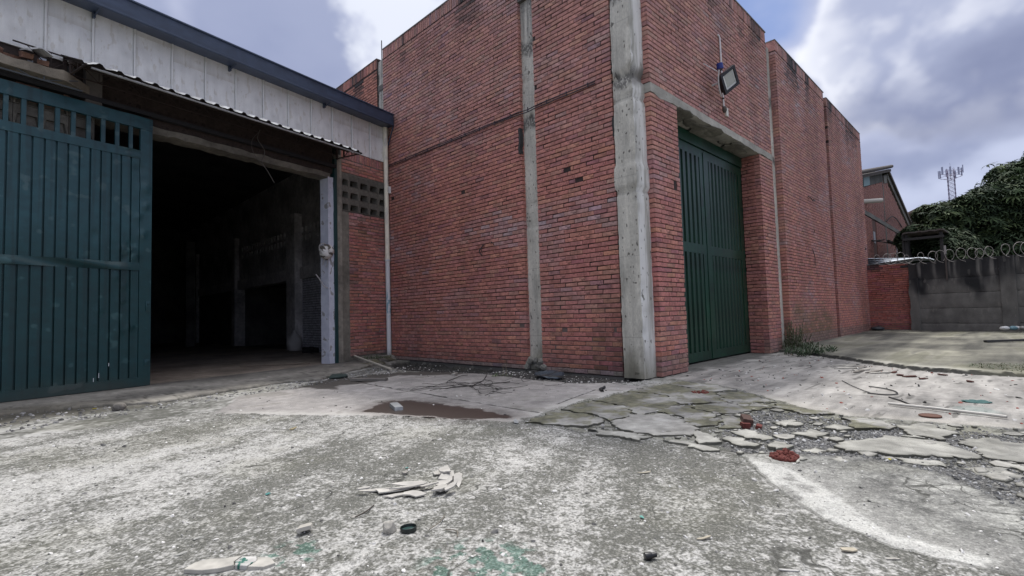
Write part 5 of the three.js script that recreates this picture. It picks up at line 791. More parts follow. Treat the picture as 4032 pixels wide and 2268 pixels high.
// dry branch on the slab
{ const r = rng(17), l = [], br = (p, a, len, rad, d) => { const pts = [p]; let q = p.clone(), an = a; const n = 6; for (let i = 0; i < n; i++) { an += (r() - .5) * .5; q = q.clone().add(V(Math.cos(an) * len / n, (r() - .45) * .03, Math.sin(an) * len / n)); q.y = Math.max(.006, q.y); pts.push(q); if (d > 0 && i > 0 && r() < .75) br(q, an + (r() < .5 ? 1 : -1) * (.4 + r() * .6), len * .6, rad * .6, d - 1); } l.push(tube(pts, rad, 12, 4)); };
  br(V(5.55, .02, -6.2), 2.3, 1.3, .008, 2); br(V(5.62, .03, -6.0), 1.75, 1.3, .007, 2); br(V(5.4, .02, -6.5), 2.9, 1.0, .006, 2); br(V(5.2, .02, -5.3), 3.3, .9, .006, 1);
  tag(mesh('dry_branch', merge(l), M({ color: lin(.055, .05, .045), roughness: .9 })), 'dry leafless branch lying on the slab before the brick wall', 'branch'); }
tag(mesh('black_stick', tube([V(5.55, .015, -3.88), V(5.43, .02, -3.82), V(5.34, .02, -3.80), V(5.25, .012, -3.70)], .018, 14, 6), M({ color: lin(.02, .02, .02), roughness: .8 })), 'short black bent stick on the slab near the corner column', 'stick');
{ const g = displace(new THREE.BoxGeometry(.16, .05, .07, 8, 3, 4), v => v.multiplyScalar(.85 + vn(v.x * 20, v.z * 20 + v.y * 9) * .3)); const m = mesh('stone', uvBy(g, (x, y, z) => [x * 4, z * 4]), pale([.40, .39, .37])); m.position.set(5.32, .02, -6.75); m.rotation.y = .6; tag(m, 'flat grey stone on the slab beyond the dry branch', 'stone'); }
{ const g = displace(new THREE.SphereGeometry(.3, 40, 20), v => { const k = fbm(v.x * 7, v.z * 7 + v.y * 5, 4); v.y = Math.max(-.02, v.y * .22 + (k - .45) * .12); v.x *= .9 + k * .3; v.z *= .55 + k * .3; }); const m = mesh('plastic_bag', uvBy(g, (x, y, z) => [x * 4, z * 4]), M({ color: lin(.045, .06, .075), roughness: .35 })); m.position.set(6.22, -.01, -5.42); m.rotation.y = 1.2; tag(m, 'crumpled dark plastic bag lying in the soil at the wall foot', 'plastic bag'); }
// dark wet rag by the threshold
{ const g = displace(new THREE.SphereGeometry(.16, 20, 12), v => { v.y = Math.max(-.01, v.y * .3 + (fbm(v.x * 14, v.z * 14, 3) - .4) * .06); }); const p = W(-3.1, 0, 1.98), m = mesh('rag', g, M({ color: lin(.03, .045, .04), roughness: .9 })); m.position.set(p.x, 0, p.z); tag(m, 'dark green tuft of rag below the threshold of the doorway', 'rag'); }
flake('plank_chip', 'white splinter lying below the threshold on the wet slab', 'splinter', ...(() => { const p = W(-4.10, 0, 2.0); return [p.x, p.z]; })(), .24, .05, .012, 1.1, 98, pale([.66, .66, .64]), { rx: .2, up: .01 });
flake('shard', 'pale flat shard below the threshold left of the white splinter', 'shard', ...(() => { const p = W(-4.42, 0, 2.1); return [p.x, p.z]; })(), .18, .07, .012, .3, 99, pale([.55, .54, .52]), { up: .006 });
flake('chip', 'yellow scrap lying in the dirt before the sliding gate', 'scrap', ...(() => { const p = W(-6.42, 0, 1.62); return [p.x, p.z]; })(), .10, .06, .008, .3, 100, pale([.55, .48, .06]), { up: .006 });
{ const p = W(-6.32, 0, 2.05), g = displace(new THREE.IcosahedronGeometry(.075, 3), v => { v.multiplyScalar(.75 + fbm(v.x * 16 + 2, v.y * 16 + v.z * 13, 4) * .55); v.y *= .7; }), m = mesh('stone', uvBy(g, (x, y, z) => [x * 8, z * 8]), pale([.22, .21, .20])); m.position.set(p.x, .03, p.z); tag(m, 'dark rough stone in the dirt before the sliding gate', 'stone'); }
// broken bricks
{
  const red = M({ map: brickTex, color: lin(.17, .045, .034), roughness: .95 }), drk = M({ map: brickTex, color: lin(.10, .055, .042), roughness: .9 });
  const bb = (name, label, x, z, w, h, d, turn, rx, mat, seed, up) => { const m = mesh(name, boxUV(displace(new THREE.BoxGeometry(w, h, d, 10, 5, 7), v => { const k = fbm(v.x * 16 + seed, v.z * 16 + v.y * 13, 4) - .5; v.multiplyScalar(1 + k * .22); if (v.x > w * .3) v.x += k * .06; }), 3), mat); m.scale.setScalar(.72); m.position.set(4.45 + (x - 4.45) * .72, gy(x, z) + up * .72, -1.64 + (z + 1.64) * .72); m.rotation.set(rx, turn, .05); tag(m, label, 'broken brick'); };
  bb('broken_brick', 'dark brown brick end resting on two red pieces in the gravel', 4.50, -1.70, .19, .065, .11, .55, .18, drk, 3, .075); bb('broken_brick', 'red brick half lying under the dark brick end in the gravel', 4.40, -1.68, .10, .06, .09, .75, 0, red, 7, .035); bb('broken_brick', 'small red brick piece at the right end of the brick group', 4.46, -1.55, .08, .05, .06, .2, .2, red, 12, .02);
  const r = rng(44), pile = (x, z, sx, sz, n, hgt, label) => { const l = []; for (let i = 0; i < n; i++) { const a = r() * 6.28, q = Math.sqrt(r()), s = .006 + r() * r() * .017; const px = Math.cos(a) * q * sx, pz = Math.sin(a) * q * sz; const g = displace(new THREE.IcosahedronGeometry(s, 1), v => v.multiplyScalar(.65 + vn(v.x * 90 + i, v.y * 90 + v.z * 70) * .8)); g.translate(px, gy(x + px, z + pz) + (1 - q) * hgt * r() + s * .4, pz); l.push(g); } const m = mesh('brick_rubble', boxUV(merge(l), 6), red); m.position.set(x, 0, z); tag(m, label, 'brick rubble'); stuff(m); };
  pile(3.66, -1.14, .10, .085, 240, .05, 'heap of crushed red brick at the top of the pale concrete band'); pile(5.92, -2.74, .15, .12, 110, .03, 'crushed red brick lying near the corner column on mossy concrete');
}
// bits on the smooth slab at the right
{
  const tl = [[9.70, -2.02, .55, .07], [9.62, -1.92, .35, .07], [9.50, -1.78, .3, .12], [9.36, -1.84, .4, .06], [9.22, -1.66, .25, .1], [9.02, -1.52, .5, .06], [8.86, -1.44, .35, .05], [9.28, -1.96, .3, .05], [8.9, -1.7, .25, .09]];
  const oT = ordinals(tl); tl.forEach(([x, z, L, w], i) => flake('splinter', 'splinter, ' + oT[i] + ' in the scatter by the step in the concrete', 'splinter', x, z, L, w, .012, -.75 + (i % 3) * .25, 120 + i, pale(i % 3 === 2 ? [.30, .28, .26] : [.62, .61, .58]), { up: .006, k: 1, group: 'splinters on the smooth slab' }));
  const rd = pale([.11, .04, .03]); const rc = [[8.62, -1.05, .2, .08], [8.45, -.9, .14, .06], [9.05, -1.28, .2, .06], [8.72, -1.18, .14, .07], [8.4, -.45, .14, .06], [9.0, -.75, .13, .05]], oR = ordinals(rc); rc.forEach(([x, z, L, w], i) => flake('brick_chip', 'flat red brick chip, ' + oR[i] + ' of the chips below the step', 'brick chip', x, z, L, w, .012, -.7 + i * .3, 140 + i, rd, { up: .006, k: 1, group: 'red brick chips on the smooth slab' }));
  const wm = M({ color: lin(.03, .03, .03), roughness: .7 });
  tag(mesh('wire_loop', tube([V(7.75, .012, -1.66), V(7.3, .014, -1.46), V(6.95, .014, -1.28), V(6.82, .014, -1.20)], .005, 24, 5), wm), 'thin black wire lying straight on the smooth slab', 'wire'); tag(mesh('wire_loop', tube([V(7.35, .012, -1.30), V(7.28, .014, -1.18), V(7.10, .014, -1.02), V(6.86, .016, -.97), V(6.76, .014, -1.04), V(6.80, .012, -1.22)], .007, 30, 5), wm), 'looped black wire lying on the smooth slab', 'wire'); tag(mesh('wire_loop', tube([V(6.62, .012, -1.0), V(6.4, .014, -.86), V(6.15, .014, -.74)], .008, 24, 5), wm), 'short black wire beside the white plastic tube', 'wire');
  const g = displace(new THREE.SphereGeometry(.2, 40, 20), v => { const k = fbm(v.x * 12, v.z * 12 + v.y * 5, 4); v.y = Math.max(-.01, v.y * .10 + (k - .45) * .07); v.x *= .7 + k * .4; v.z *= 1.0 + k * .7; }); const m = mesh('net', uvBy(g, (x, y, z) => [x * 4, z * 4]), M({ color: lin(.025, .085, .08), roughness: .8 })); m.position.set(6.78, .008, -.32); m.rotation.y = .4; m.scale.set(.5, .45, .40); tag(m, 'crumpled dark teal net lying on the smooth slab', 'net');
  const t = thing('rusty_lid', 'flat rusty brown round lid beside the white plastic tube', 'lid', [5.72, .012, -.58]); const ru = M({ map: brickTex, color: lin(.15, .07, .045), roughness: .85 }); mesh('rim', new THREE.TorusGeometry(.075, .007, 8, 36).rotateX(Math.PI / 2), ru, t); mesh('disc', new THREE.CylinderGeometry(.074, .074, .006, 36), ru, t);
  tag(mesh('black_bar', box(-.55, .55, 0, .05, -.04, .04).rotateY(-.75).translate(16.2, .06, -.15), wm), 'black metal bar lying on the far concrete at the right edge', 'bar');
  const l = []; const r = rng(61); for (let i = 0; i < 7; i++) l.push(displace(new THREE.SphereGeometry(.06 + r() * .07, 12, 8), v => { v.y = v.y * .6; v.multiplyScalar(.7 + fbm(v.x * 9 + i, v.z * 9 + v.y * 7, 3) * .7); }).translate((r() - .5) * .3, .13, (r() - .5) * .9)); 
  const b = thing('trash_heap', 'pile of pale plastic bags at the foot of the concrete post', 'trash', [21.35, .04, .02]); l.forEach((q, i) => mesh('bag', q, M({ color: lin(...[[.4, .46, .48], [.6, .61, .6], [.12, .22, .25], [.3, .3, .28]][i % 4]), roughness: .45 }), b));
  tag(mesh('dark_bag', displace(new THREE.SphereGeometry(.2, 14, 10), v => { v.y = v.y * .45; v.multiplyScalar(.75 + fbm(v.x * 8, v.z * 8, 3) * .5); }).translate(22.2, .12, -3.55), M({ color: lin(.03, .035, .04), roughness: .5 })), 'small dark bag in the corner of the short brick wall', 'bag');
}

// ================================================================ weeds
{
  const r = rng(71);
  const leafMat = (c) => new THREE.MeshPhysicalMaterial({ color: lin(...c), roughness: .7, transmission: .25, thickness: 0, side: THREE.DoubleSide });
  const blade = (x, z, y, h, a, bend, w) => { const n = 4, P = [], I = []; for (let i = 0; i <= n; i++) { const t = i / n, ww = w * (1 - t * .9), ox = Math.cos(a) * bend * t * t, oz = Math.sin(a) * bend * t * t, px = -Math.sin(a) * ww, pz = Math.cos(a) * ww; P.push(x + ox - px, y + h * t * (1 - .25 * t * bend / Math.max(h, .01)), z + oz - pz, x + ox + px, y + h * t * (1 - .25 * t * bend / Math.max(h, .01)), z + oz + pz); if (i) { const k = i * 2; I.push(k - 2, k - 1, k, k, k - 1, k + 1); } } const g = new THREE.BufferGeometry(); g.setAttribute('position', new THREE.Float32BufferAttribute(P, 3)); g.setAttribute('uv', new THREE.Float32BufferAttribute(new Float32Array(P.length / 3 * 2), 2)); g.setIndex(I); g.computeVertexNormals(); return g; };
  const tuft = (name, label, cx, cz, sx, sz, n, h0, h1, col, y0 = null) => { const l = []; for (let i = 0; i < n; i++) { const a = r() * 6.28, q = Math.sqrt(r()), x = cx + Math.cos(a) * q * sx, z = cz + Math.sin(a) * q * sz; l.push(blade(x, z, y0 ?? gy(x, z), mix(h0, h1, r() * r()), r() * 6.28, .03 + r() * .12, .003 + r() * .006)); } tag(mesh(name, merge(l), leafMat(col)), label, 'weeds'); };
  // bushy weeds where the pier meets the step
  const bushy = (name, label, x0, z0, n, hmax, spread, col, lean) => { const t = thing(name, label, 'weeds', [x0, 0, z0]); const st = [], lf = []; for (let i = 0; i < n; i++) { const a = r() * 6.28, b = Math.sqrt(r()) * spread, x = Math.cos(a) * b * 1.0, z = Math.sin(a) * b * .5, h = hmax * (.35 + r() * .65) * (1 - .5 * b / spread); const p0 = V(x, .0, z), p1 = V(x + (r() - .5) * .25 + lean[0] * h, h, z + (r() - .5) * .2 + lean[1] * h); const mid = p0.clone().lerp(p1, .5).add(V((r() - .5) * .06, 0, (r() - .5) * .06)); st.push(tube([p0, mid, p1], .004, 5, 4)); const m = 14; for (let k = 0; k < m; k++) { const u = .15 + .85 * k / m, p = u < .5 ? p0.clone().lerp(mid, u * 2) : mid.clone().lerp(p1, u * 2 - 1); lf.push(blade(p.x, p.z, p.y, .02 + r() * .05, r() * 6.28, .05 + r() * .07, .006 + r() * .008)); } } mesh('stem', merge(st), M({ color: lin(.06, .07, .03) }), t); mesh('foliage', merge(lf), leafMat(col), t); };
  bushy('weed_bush', 'tall thin weeds growing at the foot of the brick joint right of the gate', 12.55, -3.62, 46, .95, .40, [.11, .13, .055], [0, .08]);
  bushy('weed_bush', 'low green weeds spreading along the step in the concrete', 11.95, -3.12, 90, .30, .85, [.06, .115, .045], [0, .2]);
  bushy('weed_bush', 'small weeds beside the taller weeds against the wall', 13.1, -3.60, 34, .55, .5, [.06, .085, .035], [0, .1]);
  tuft('grass_tuft', 'small green grass tuft on the slab before the narrow concrete strip', 5.75, -6.05, .22, .12, 80, .03, .11, [.08, .14, .03]);
  tuft('grass_tuft', 'green weeds on the mossy threshold beside the drain pipe', 5.95, -10.42, .42, .12, 160, .04, .16, [.05, .09, .035], .09);
  tuft('dry_stalks', 'single dry stalks standing at the foot of the left wall', 5.95, -6.2, .06, .06, 5, .3, .5, [.25, .22, .15]);
  tuft('grass_tuft', 'low grass patch on the far concrete at the right', 10.05, .05, .55, .6, 420, .02, .08, [.07, .09, .03]);
}

// ================================================================ the far side of the yard
{ // short brick wall
  const B = thing('short_brick_wall', 'short dark red brick wall between the warehouse and the concrete wall', 'wall');
  const bk = new Bricks(41), X = 22.40; bk.wall(V(X, 0, -3.80), V(0, 0, 1), V(-1, 0, 0), 1.22, 0, 2.46, { tint: (c, s, y, r) => { c = mix3(c, [.30, .062, .048], .55); if (y > 2.2) c = grime(c, s, y, ss(.4, .6, fbm(s * 4, y * 3, 3)) * .8, r); if (y < .3) c = c.map(v => v * .7); return bloom(c, s + 20, y, .15, r); }, jig: .005 });
  bk.build(B, 300); mesh('wall', mortarUV(box(X + .012, X + .25, 0, 2.46, -3.80, -2.58)), mortarMat, B);
  mesh('footing', boxUV(box(X - .02, X + .2, -.05, .07, -3.8, -2.58)), conc([.6, .6, .56]), B);
}
{ // corrugated sheets lying on the short wall
  const m = M({ color: lin(.26, .29, .33), roughness: .5, metalness: .5 }), g = (() => { const nx = 60, nz = 4, P = [], I = []; for (let j = 0; j <= nz; j++) for (let i = 0; i <= nx; i++) { P.push(-1.1 + 2.2 * j / nz, .018 * Math.sin(i / nx * 6.283 * 9), -.45 + .9 * i / nx); } for (let j = 0; j < nz; j++) for (let i = 0; i < nx; i++) { const a = j * (nx + 1) + i, b = a + nx + 1; I.push(a, a + 1, b, b, a + 1, b + 1); } const q = new THREE.BufferGeometry(); q.setAttribute('position', new THREE.Float32BufferAttribute(P, 3)); q.setIndex(I); q.computeVertexNormals(); return uvBy(q, (x, y, z) => [x, z]); })();
  const L = ['lowest', 'second', 'third', 'fourth', 'topmost']; for (let i = 0; i < 5; i++) { const o = mesh('corrugated_sheet', g, m); o.position.set(23.0 + i * .05, 2.52 + i * .035, -3.15 + (i % 3 - 1) * .08); o.rotation.set(.02 * (i % 3), 1.35 + i * .09, .03 * (i - 2)); tag(o, 'grey corrugated sheet on the short brick wall, ' + L[i] + ' of the stack', 'metal sheet', 'corrugated sheets on the short wall'); }
}
{ // concrete panel wall
  const B = thing('concrete_panel_wall', 'dark stained grey wall of concrete panels and posts with wire coils', 'wall', [22.28, 0, -2.56], -Math.atan2(.43, 2.35) - Math.PI / 2);
  // local x runs along the wall towards the camera side, local z faces the yard
  B.rotation.y = 0; const dx = -.43 / 2.389, dz = 2.35 / 2.389; B.setRotationFromMatrix(new THREE.Matrix4().makeBasis(V(dx, 0, dz), V(0, 1, 0), V(-dz, 0, dx)));
  const st = tex(1024, 512, (u, v) => { const x = u * 6, y = v * 2.5, n = fbm(x * 1.1, y * .5, 4), b = fbm(x * 5, y * 3, 4), s = fbm(x * 7, y * .5 + 3, 3); let k = .40 + (b - .5) * .16 + (hash(u * 1024 | 0, v * 512 | 0) - .5) * .05; let c = [k, k * .99, k * .95]; const d = clamp(ss(1.3, 2.2, y + (n - .5) * 1.8) * ss(.30, .5, s * .55 + n * .45) + ss(.56, .66, n) * ss(.9, 1.5, y) * .7); c = mix3(c, [.11, .115, .125], d * .92); c = mix3(c, [.5, .49, .46], ss(.76, .8, fbm(x * 12, y * 4, 2)) * .35); return c; });
  const pm = M({ map: st, roughness: .95, bumpMap: bumpRep(10, 5), bumpScale: .004 }), puv = (g, o) => uvBy(g, (x, y, z) => [(x + o) / 6 + z * .3, y / 2.5]);
  const rows = [[0, .30], [.31, .80], [.81, 1.30], [1.31, 1.81], [1.82, 2.40]], xs = [[.24, 2.32], [2.68, 4.9], [5.2, 7.5]];
  let k = 0; for (const [x0, x1] of xs) for (const [y0, y1] of rows) { const g = box(x0 - .02, x1 + .02, y0, y1, -.06, 0, 20, 6, 1); displace(g, v => { const e = Math.min(v.y - y0, y1 - v.y); v.z += v.z > -.01 ? (fbm(v.x * 2 + k, v.y * 3, 3) - .5) * .012 - (e < .01 ? .012 : 0) : 0; v.y += e < .01 ? (vn(v.x * 6, y0 * 9) - .5) * .014 : 0; }); const m = mesh('panel', puv(g, 0), pm, B); m.position.z = (hash(k, 3) - .5) * .012; k++; }
  for (const [x0, x1] of [[-.02, .24], [2.32, 2.68], [4.9, 5.2]]) mesh('post', puv(displace(box(x0, x1, 0, x0 < 0 ? 1.86 : 2.40, -.12, .03, 4, 24, 2), v => { v.x += (vn(v.y * 6, x0) - .5) * .04 * (x0 < 0 && v.x < .1 ? 1 : .15); }), 0), pm, B);
  mesh('core', box(0, 7.5, 0, 2.38, -.12, -.05), M({ color: lin(.03, .03, .03) }), B);
  const stl = M({ color: lin(.10, .085, .075), roughness: .8, metalness: .3 }); mesh('steel_post', box(1.02, 1.06, 1.75, 2.85, .0, .03), stl, B); mesh('steel_post', box(1.015, 1.065, 2.62, 2.9, -.005, .035), M({ color: lin(.30, .29, .28) }), B);
}
{ // razor wire coils
  const wm = M({ color: lin(.30, .28, .26), roughness: .6, metalness: .3 }), dx = -.43 / 2.389, dz = 2.35 / 2.389, r = rng(52);
  const coil = (name, label, o, y, len, n, rad) => { const pts = []; for (let i = 0; i <= n * 14; i++) { const t = i / 14, a = t * 6.283, w = 1 + (vn(t * .7, 3) - .5) * .5, s = len * i / (n * 14) + (vn(t * .5, 9) - .5) * .25; const ca = Math.cos(a) * rad * w; pts.push(V(o.x + dx * (s + ca * .75) + ca * .45, y + rad * .88 + Math.sin(a) * rad * .9 * w + (vn(t * .4, 1) - .5) * .05, o.z + dz * (s + ca * .75))); } const g = [tube(pts, .008, n * 22, 4)]; for (let i = 5; i < pts.length; i += 3) g.push(box(-.022, .022, -.004, .004, -.004, .004).rotateY(r() * 3).rotateZ(r() * 3).translate(pts[i].x, pts[i].y, pts[i].z)); tag(mesh(name, merge(g), wm), label, 'razor wire'); };
  coil('razor_wire', 'coiled razor wire along the top of the concrete panel wall', V(22.3, 0, -2.55), 2.36, 5.6, 21, .21); coil('razor_wire', 'thin razor wire loops over the short brick wall', V(22.5, 0, -3.8), 2.44, 1.25, 5, .2);
}
{ // neighbouring gabled brick hall
  const Z = -4.5, B = thing('gabled_brick_hall', 'old brick hall with a gable roof beyond the warehouse end', 'building');
  const bk = new Bricks(63), top = x => (x < 33.25 ? 6.05 + (x - 24.0) * .215 : 8.03 - (x - 33.25) * .268) - .40;
  const tN = (c, s, y, r) => { c = mix3(c, [.26, .13, .10], .5); return grime(c, s, y, ss(.45, .65, fbm(s * .9, y * .7, 3)) * .35, r); };
  const holes = [[28.55 - 24, 29.5 - 24, 3.2, 5.04], [35.0 - 24, 35.7 - 24, 3.1, 5.04], [0, 14, 5.03, 5.24], [32.0 - 24, 32.25 - 24, 0, 9]];
  for (let x = 24; x < 37.6; x += .515) bk.wall(V(x, 0, Z), V(1, 0, 0), V(0, 0, 1), Math.min(.515, 37.6 - x), 2.6, Math.max(2.7, top(x + .26)), { tint: tN, holes: holes.map(h => [h[0] - (x - 24), h[1] - (x - 24), h[2], h[3]]), jig: .006 });
  // upper right triangle beyond the lower wall end
  for (let x = 37.6; x < 41.2; x += .515) bk.wall(V(x, 0, Z), V(1, 0, 0), V(0, 0, 1), .515, 5.24, Math.max(5.3, top(x + .26)), { tint: tN });
  bk.build(B, 120);
  const sh = new THREE.Shape(); [[24, 0], [37.6, 0], [37.6, 5.1], [41.6, 5.1], [41.6, 5.5], [33.25, 7.75], [24, 5.75]].forEach((p, i) => i ? sh.lineTo(...p) : sh.moveTo(...p)); mesh('wall', mortarUV(new THREE.ExtrudeGeometry(sh, { depth: 14, bevelEnabled: false }).translate(0, 0, Z - 14.03)), mortarMat, B);
  const cg = conc([.42, .43, .42]); mesh('beam', boxUV(displace(box(24, 38, 5.035, 5.235, Z - .2, Z + .02, 40, 1, 1), v => { v.y += (vn(v.x * 2, v.y * 9) - .5) * .03; })), cg, B); mesh('column', boxUV(merge([box(32.0, 32.25, 2.6, 5.04, Z - .1, Z + .012), box(32.02, 32.2, 5.235, 7.45, Z - .1, Z + .006), box(37.45, 37.65, 2.6, 5.04, Z - .1, Z + .015)])), cg, B);
  const dk = M({ color: lin(.02, .02, .022), roughness: .8 }); for (const [a, b, c, d] of [[28.55, 29.5, 3.2, 5.04], [35.0, 35.7, 3.1, 5.04]]) { const w = mesh('window', merge([box(a - .02, b + .02, c, c + .06, Z - .03, Z + .05), box(a + .06, b - .06, c + .06, d, Z - .028, Z - .020)]), M({ color: lin(.10, .055, .045), roughness: .9 }), B); mesh('pane', box(a + .2, b - .3, c + .7, c + 1.25, Z - .02, Z - .012), M({ color: lin(.3, .31, .32), roughness: .5 }), w); }
  // roof edge, weathered band under the left slope
  const rt = M({ map: brickTex, color: lin(.11, .095, .085), roughness: .95 }), slope = (x0, y0, x1, y1, th, z0, z1) => { const s = new THREE.Shape(); s.moveTo(x0, y0); s.lineTo(x1, y1); s.lineTo(x1, y1 + th); s.lineTo(x0, y0 + th); return boxUV(new THREE.ExtrudeGeometry(s, { depth: z1 - z0, bevelEnabled: false, steps: 1 }).translate(0, 0, z0)); };
  const tiles = []; for (let i = 0; i < 26; i++) { const x = 24 + i * .36; tiles.push(bar(V(x, 6.30 + (x - 24) * .222, Z + .25), V(x + .42, 6.40 + (x - 24) * .222, Z + .25), .09, 8)); } mesh('roof', merge([slope(24, 6.05, 33.4, 8.12, .14, Z - 14, Z + .22), ...tiles]), rt, B); mesh('roof', slope(33.25, 8.08, 41.9, 5.72, .16, Z - 14, Z + .16), rt, B);
  mesh('verge', slope(33.3, 7.72, 41.8, 5.42, .30, Z - .1, Z + .07), cg, B);
  mesh('weathered_band', slope(24.2, 5.66, 31.9, 7.35, .50, Z - .1, Z + .03), conc([.20, .21, .20]), B); mesh('weathered_band', slope(32.3, 7.33, 33.3, 7.50, .42, Z - .1, Z + .035), conc([.5, .5, .48]), B); mesh('torn_sheet', slope(26.9, 6.28, 28.3, 6.58, .42, Z, Z + .05), M({ color: lin(.16, .26, .27), roughness: .6 }), B);
  mesh('pipe_outlet', bar(V(26.9, 5.62, Z - .1), V(27.6, 5.66, Z + .55), .10, 12), M({ color: lin(.45, .43, .38), roughness: .6 }), B);
  mesh('cable', tube([V(32.2, 5.30, Z + .03), V(33.2, 5.65, Z + .1), V(34.9, 5.75, Z + .1), V(37.4, 5.55, Z + .03)], .025, 24, 5), dk, B); mesh('bar', merge([bar(V(27.9, 3.94, Z + .05), V(32.2, 4.02, Z + .5), .03), bar(V(27.9, 3.9, Z + .05), V(28.6, 3.98, Z + .4), .03), box(30.0, 32.2, 4.0, 4.1, Z + .3, Z + .4)]), M({ color: lin(.02, .015, .012) }), B);
}
{ // dark lean-to shed
  const B = thing('lean_to_shed', 'dark open shed with a rusty sheet roof behind the razor wire', 'shed'), dk = M({ color: lin(.035, .033, .032), roughness: .9 });
  mesh('roof', displace(box(27.2, 30.2, 3.96, 4.02, -3.25, -1.9, 30, 1, 10), v => { v.y += (v.x - 26.3) * .04 + .02 * Math.sin(v.z * 18); }), M({ map: brickTex, color: lin(.12, .10, .09), roughness: .9 }), B); mesh('back_wall', merge([box(30.0, 30.2, 0, 4.1, -3.25, -1.9), box(27.3, 30.2, 0, 4.0, -3.3, -3.22)]), dk, B); mesh('post', merge([box(27.3, 27.4, 0, 3.96, -3.2, -3.1), box(27.3, 27.4, 0, 3.96, -2.05, -1.95), box(27.2, 27.3, 3.7, 3.8, -3.25, -1.9)]), dk, B);
}
{ // house beyond
  const B = thing('tiled_house', 'distant house with a brown tiled roof half hidden by the tree', 'house'); const bm = M({ map: brickTex, color: lin(.24, .17, .13), roughness: .9 }), s = new THREE.Shape(); [[0, 0], [9, 0], [9, .15], [0, .15]].forEach((p, i) => i ? s.lineTo(...p) : s.moveTo(...p));
  mesh('wall', box(57, 66, 0, 7.6, -7.5, -2.5), M({ color: lin(.6, .57, .52) }), B); mesh('roof', boxUV(merge([box(56.6, 66.4, 0, .16, -3.4, 0).rotateX(.42).translate(0, 8.1, -1.8 - .2), box(56.6, 66.4, 0, .16, 0, 3.4).rotateX(-.42).translate(0, 8.1, -5.2 - 3.0), box(56.5, 66.5, 9.3, 9.42, -5.4, -4.6)]), 1), bm, B); mesh('window', box(56.95, 57, 5.4, 6.4, -6.2, -5.2), M({ color: lin(.1, .1, .12), roughness: .3 }), B);
}
{ // cell tower
  const B = thing('cell_tower', 'lattice telecom mast with antenna panels far behind the tree', 'tower', [132, 4.6, -7.5]); B.scale.setScalar(.52); B.position.y = 12.6; const rw = M({ color: lin(.24, .22, .31), roughness: .6 }), wh = M({ color: lin(.27, .29, .40), roughness: .5 }), L = [], R = 1.1;
  const leg = [[R, R], [-R, R], [-R, -R], [R, -R]]; for (const [x, z] of leg) L.push(bar(V(x, -28, z), V(x * .8, 28.2, z * .8), .10, 5)); for (let y = 8; y < 28; y += 1.6) for (let i = 0; i < 4; i++) { const a = leg[i], b = leg[(i + 1) % 4]; L.push(bar(V(a[0], y, a[1]), V(b[0], y + 1.6, b[1]), .05, 4), bar(V(b[0], y, b[1]), V(a[0], y + 1.6, a[1]), .05, 4), bar(V(a[0], y, a[1]), V(b[0], y, b[1]), .05, 4)); } mesh('lattice', merge(L), rw, B);
  const fr = [bar(V(0, 28, 0), V(0, 31, 0), .04, 5)]; for (const y of [25.6, 27.4]) for (let i = 0; i < 12; i++) { const a = i / 12 * 6.283, b = (i + 1) / 12 * 6.283; fr.push(bar(V(Math.cos(a) * 3.4, y, Math.sin(a) * 3.4), V(Math.cos(b) * 3.4, y, Math.sin(b) * 3.4), .07, 4)); if (i % 3 === 0) fr.push(bar(V(0, y - 1.4, 0), V(Math.cos(a) * 3.4, y, Math.sin(a) * 3.4), .07, 4)); } mesh('frame', merge(fr), rw, B);
  for (let i = 0; i < 9; i++) { const a = i / 9 * 6.283 + .3, m = mesh('antenna', box(-.28, .28, -1.5, 1.4, -.12, .12), wh, B); m.position.set(Math.cos(a) * 3.6, 27 + (i % 3) * .5, Math.sin(a) * 3.6); m.rotation.y = -a + 1.57; }
}
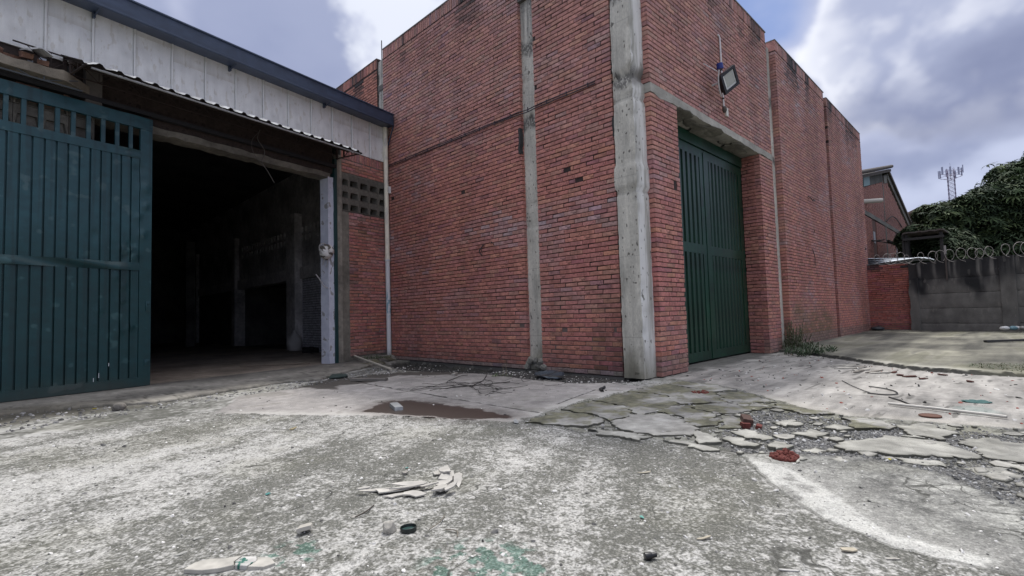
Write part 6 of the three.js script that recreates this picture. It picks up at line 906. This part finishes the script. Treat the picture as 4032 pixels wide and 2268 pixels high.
{ // mango like trees behind the wall
  const r = rng(83), wh = (() => { const l = []; for (let k = 0; k < 9; k++) { const a = k / 9 * 6.283 + hash(k, 1) * .5, d = .25 + hash(k, 2) * .75, L = .30 + hash(k, 3) * .16, w = .035, P = [], I = []; for (let i = 0; i <= 3; i++) { const t = i / 3, rr = L * t * Math.cos(d * (t * 1.3 - .5)), y = .12 - L * t * t * Math.sin(d) * .9 + .05 * t, ww = w * Math.sin(Math.PI * (.12 + .86 * t)); const cx = Math.cos(a) * rr, cz = Math.sin(a) * rr, px = -Math.sin(a) * ww, pz = Math.cos(a) * ww; P.push(cx - px, y, cz - pz, cx + px, y, cz + pz); if (i) { const q = i * 2; I.push(q - 2, q, q - 1, q, q + 1, q - 1); } } const g = new THREE.BufferGeometry(); g.setAttribute('position', new THREE.Float32BufferAttribute(P, 3)); g.setAttribute('uv', new THREE.Float32BufferAttribute(new Float32Array(P.length / 3 * 2), 2)); g.setIndex(I); g.computeVertexNormals(); l.push(g); } return merge(l); })();
  const lm = new THREE.MeshPhysicalMaterial({ roughness: .75, specularIntensity: .35, transmission: .15, thickness: 0, side: THREE.DoubleSide }), bark = M({ color: lin(.07, .06, .05), roughness: .95 });
  const tree = (name, label, x, z, blobs, n, cols) => {
    const T = thing(name, label, 'tree', [x, 0, z]); const tr = [tube([V(0, 0, 0), V(.15, 1.2, .1), V(0, 2.6, 0)], .28, 14, 9)]; for (const b of blobs) tr.push(tube([V(0, 1.6, 0), V(b[0] * .5, (1.6 + b[1]) * .5 + .3, b[2] * .5), V(b[0], b[1], b[2])], .05, 10, 5)); mesh('trunk', merge(tr), bark, T);
    const vol = blobs.map(b => b[3] ** 2), tot = vol.reduce((a, b) => a + b), im = new THREE.InstancedMesh(wh, lm, n), m4 = new THREE.Matrix4(), q = new THREE.Quaternion(), e = new THREE.Euler(), c = new THREE.Color(); let i = 0;
    blobs.forEach((b, bi) => { const k = bi === blobs.length - 1 ? n - i : Math.round(n * vol[bi] / tot); for (let j = 0; j < k && i < n; j++, i++) { const u = r() * 2 - 1, a = r() * 6.283, s = Math.sqrt(1 - u * u), rr = b[3] * (.62 + .42 * Math.pow(r(), .5) + (r() < .03 ? r() * .35 : 0)), d = V(Math.cos(a) * s, u * .8, Math.sin(a) * s); q.setFromEuler(e.set(d.z * .9 + (r() - .5) * .7, r() * 6.28, -d.x * .9 + (r() - .5) * .7)); const sc = .6 + r() * .55; m4.compose(V(b[0] + d.x * rr, b[1] + d.y * rr, b[2] + d.z * rr), q, V(sc, sc, sc)); im.setMatrixAt(i, m4); const cc = cols[Math.floor(r() * cols.length)], kk = .75 + r() * .5; im.setColorAt(i, c.setRGB(cc[0] * kk, cc[1] * kk, cc[2] * kk)); } });
    im.name = 'crown'; stuff(add(im, T));
  };
  const G1 = [[.036, .060, .028], [.045, .072, .030], [.030, .048, .026], [.065, .092, .036]];
  const mk = (list, seed, cx, cz) => { const q = rng(seed); return list.flatMap(([x, y, z, R]) => [[x - cx, y, z - cz, R], ...Array.from({ length: 5 }, () => { const a = q() * 6.28, u = q() * 1.5 - .5; return [x - cx + Math.cos(a) * R * .75, y + u * R * .6, z - cz + Math.sin(a) * R * .75, R * (.45 + q() * .25)]; })]); };
  tree('leafy_tree', 'broad dark leafy tree rising behind the concrete wall at the right', 34, .6, mk([[31.4, 4.0, -2.7, .9], [31.9, 5.0, -2.1, .95], [32.6, 4.3, -.9, 1.2], [33.0, 5.6, -.4, 1.15], [33.3, 4.5, .8, 1.3], [34.0, 6.5, .8, 1.25], [33.6, 5.6, 1.6, 1.3], [34.5, 7.6, 2.0, 1.3], [33.4, 4.0, 2.2, 1.3], [34.2, 6.4, 2.8, 1.4], [32.3, 3.2, -1.8, .9], [32.6, 3.2, .2, 1.0]], 5, 34, .6), 17000, G1);
  tree('leafy_tree', 'second leafy tree further right, its crown leaving the frame', 36.5, 5.5, mk([[36, 5.5, 4.2, 2], [36.8, 7.6, 4.6, 1.9], [36.5, 4, 6, 2], [37, 7, 6.5, 2]], 9, 36.5, 5.5), 7000, G1);
  tree('low_tree', 'low dark bushy tree at the left end of the concrete wall', 29.6, -2.2, mk([[30.0, 3.3, -2.6, .8], [29.9, 2.9, -1.6, .9], [30.4, 3.7, -1.9, .7]], 12, 29.6, -2.2), 3600, [[.04, .062, .03], [.05, .07, .033]]);
}

renderer.render(scene, camera);
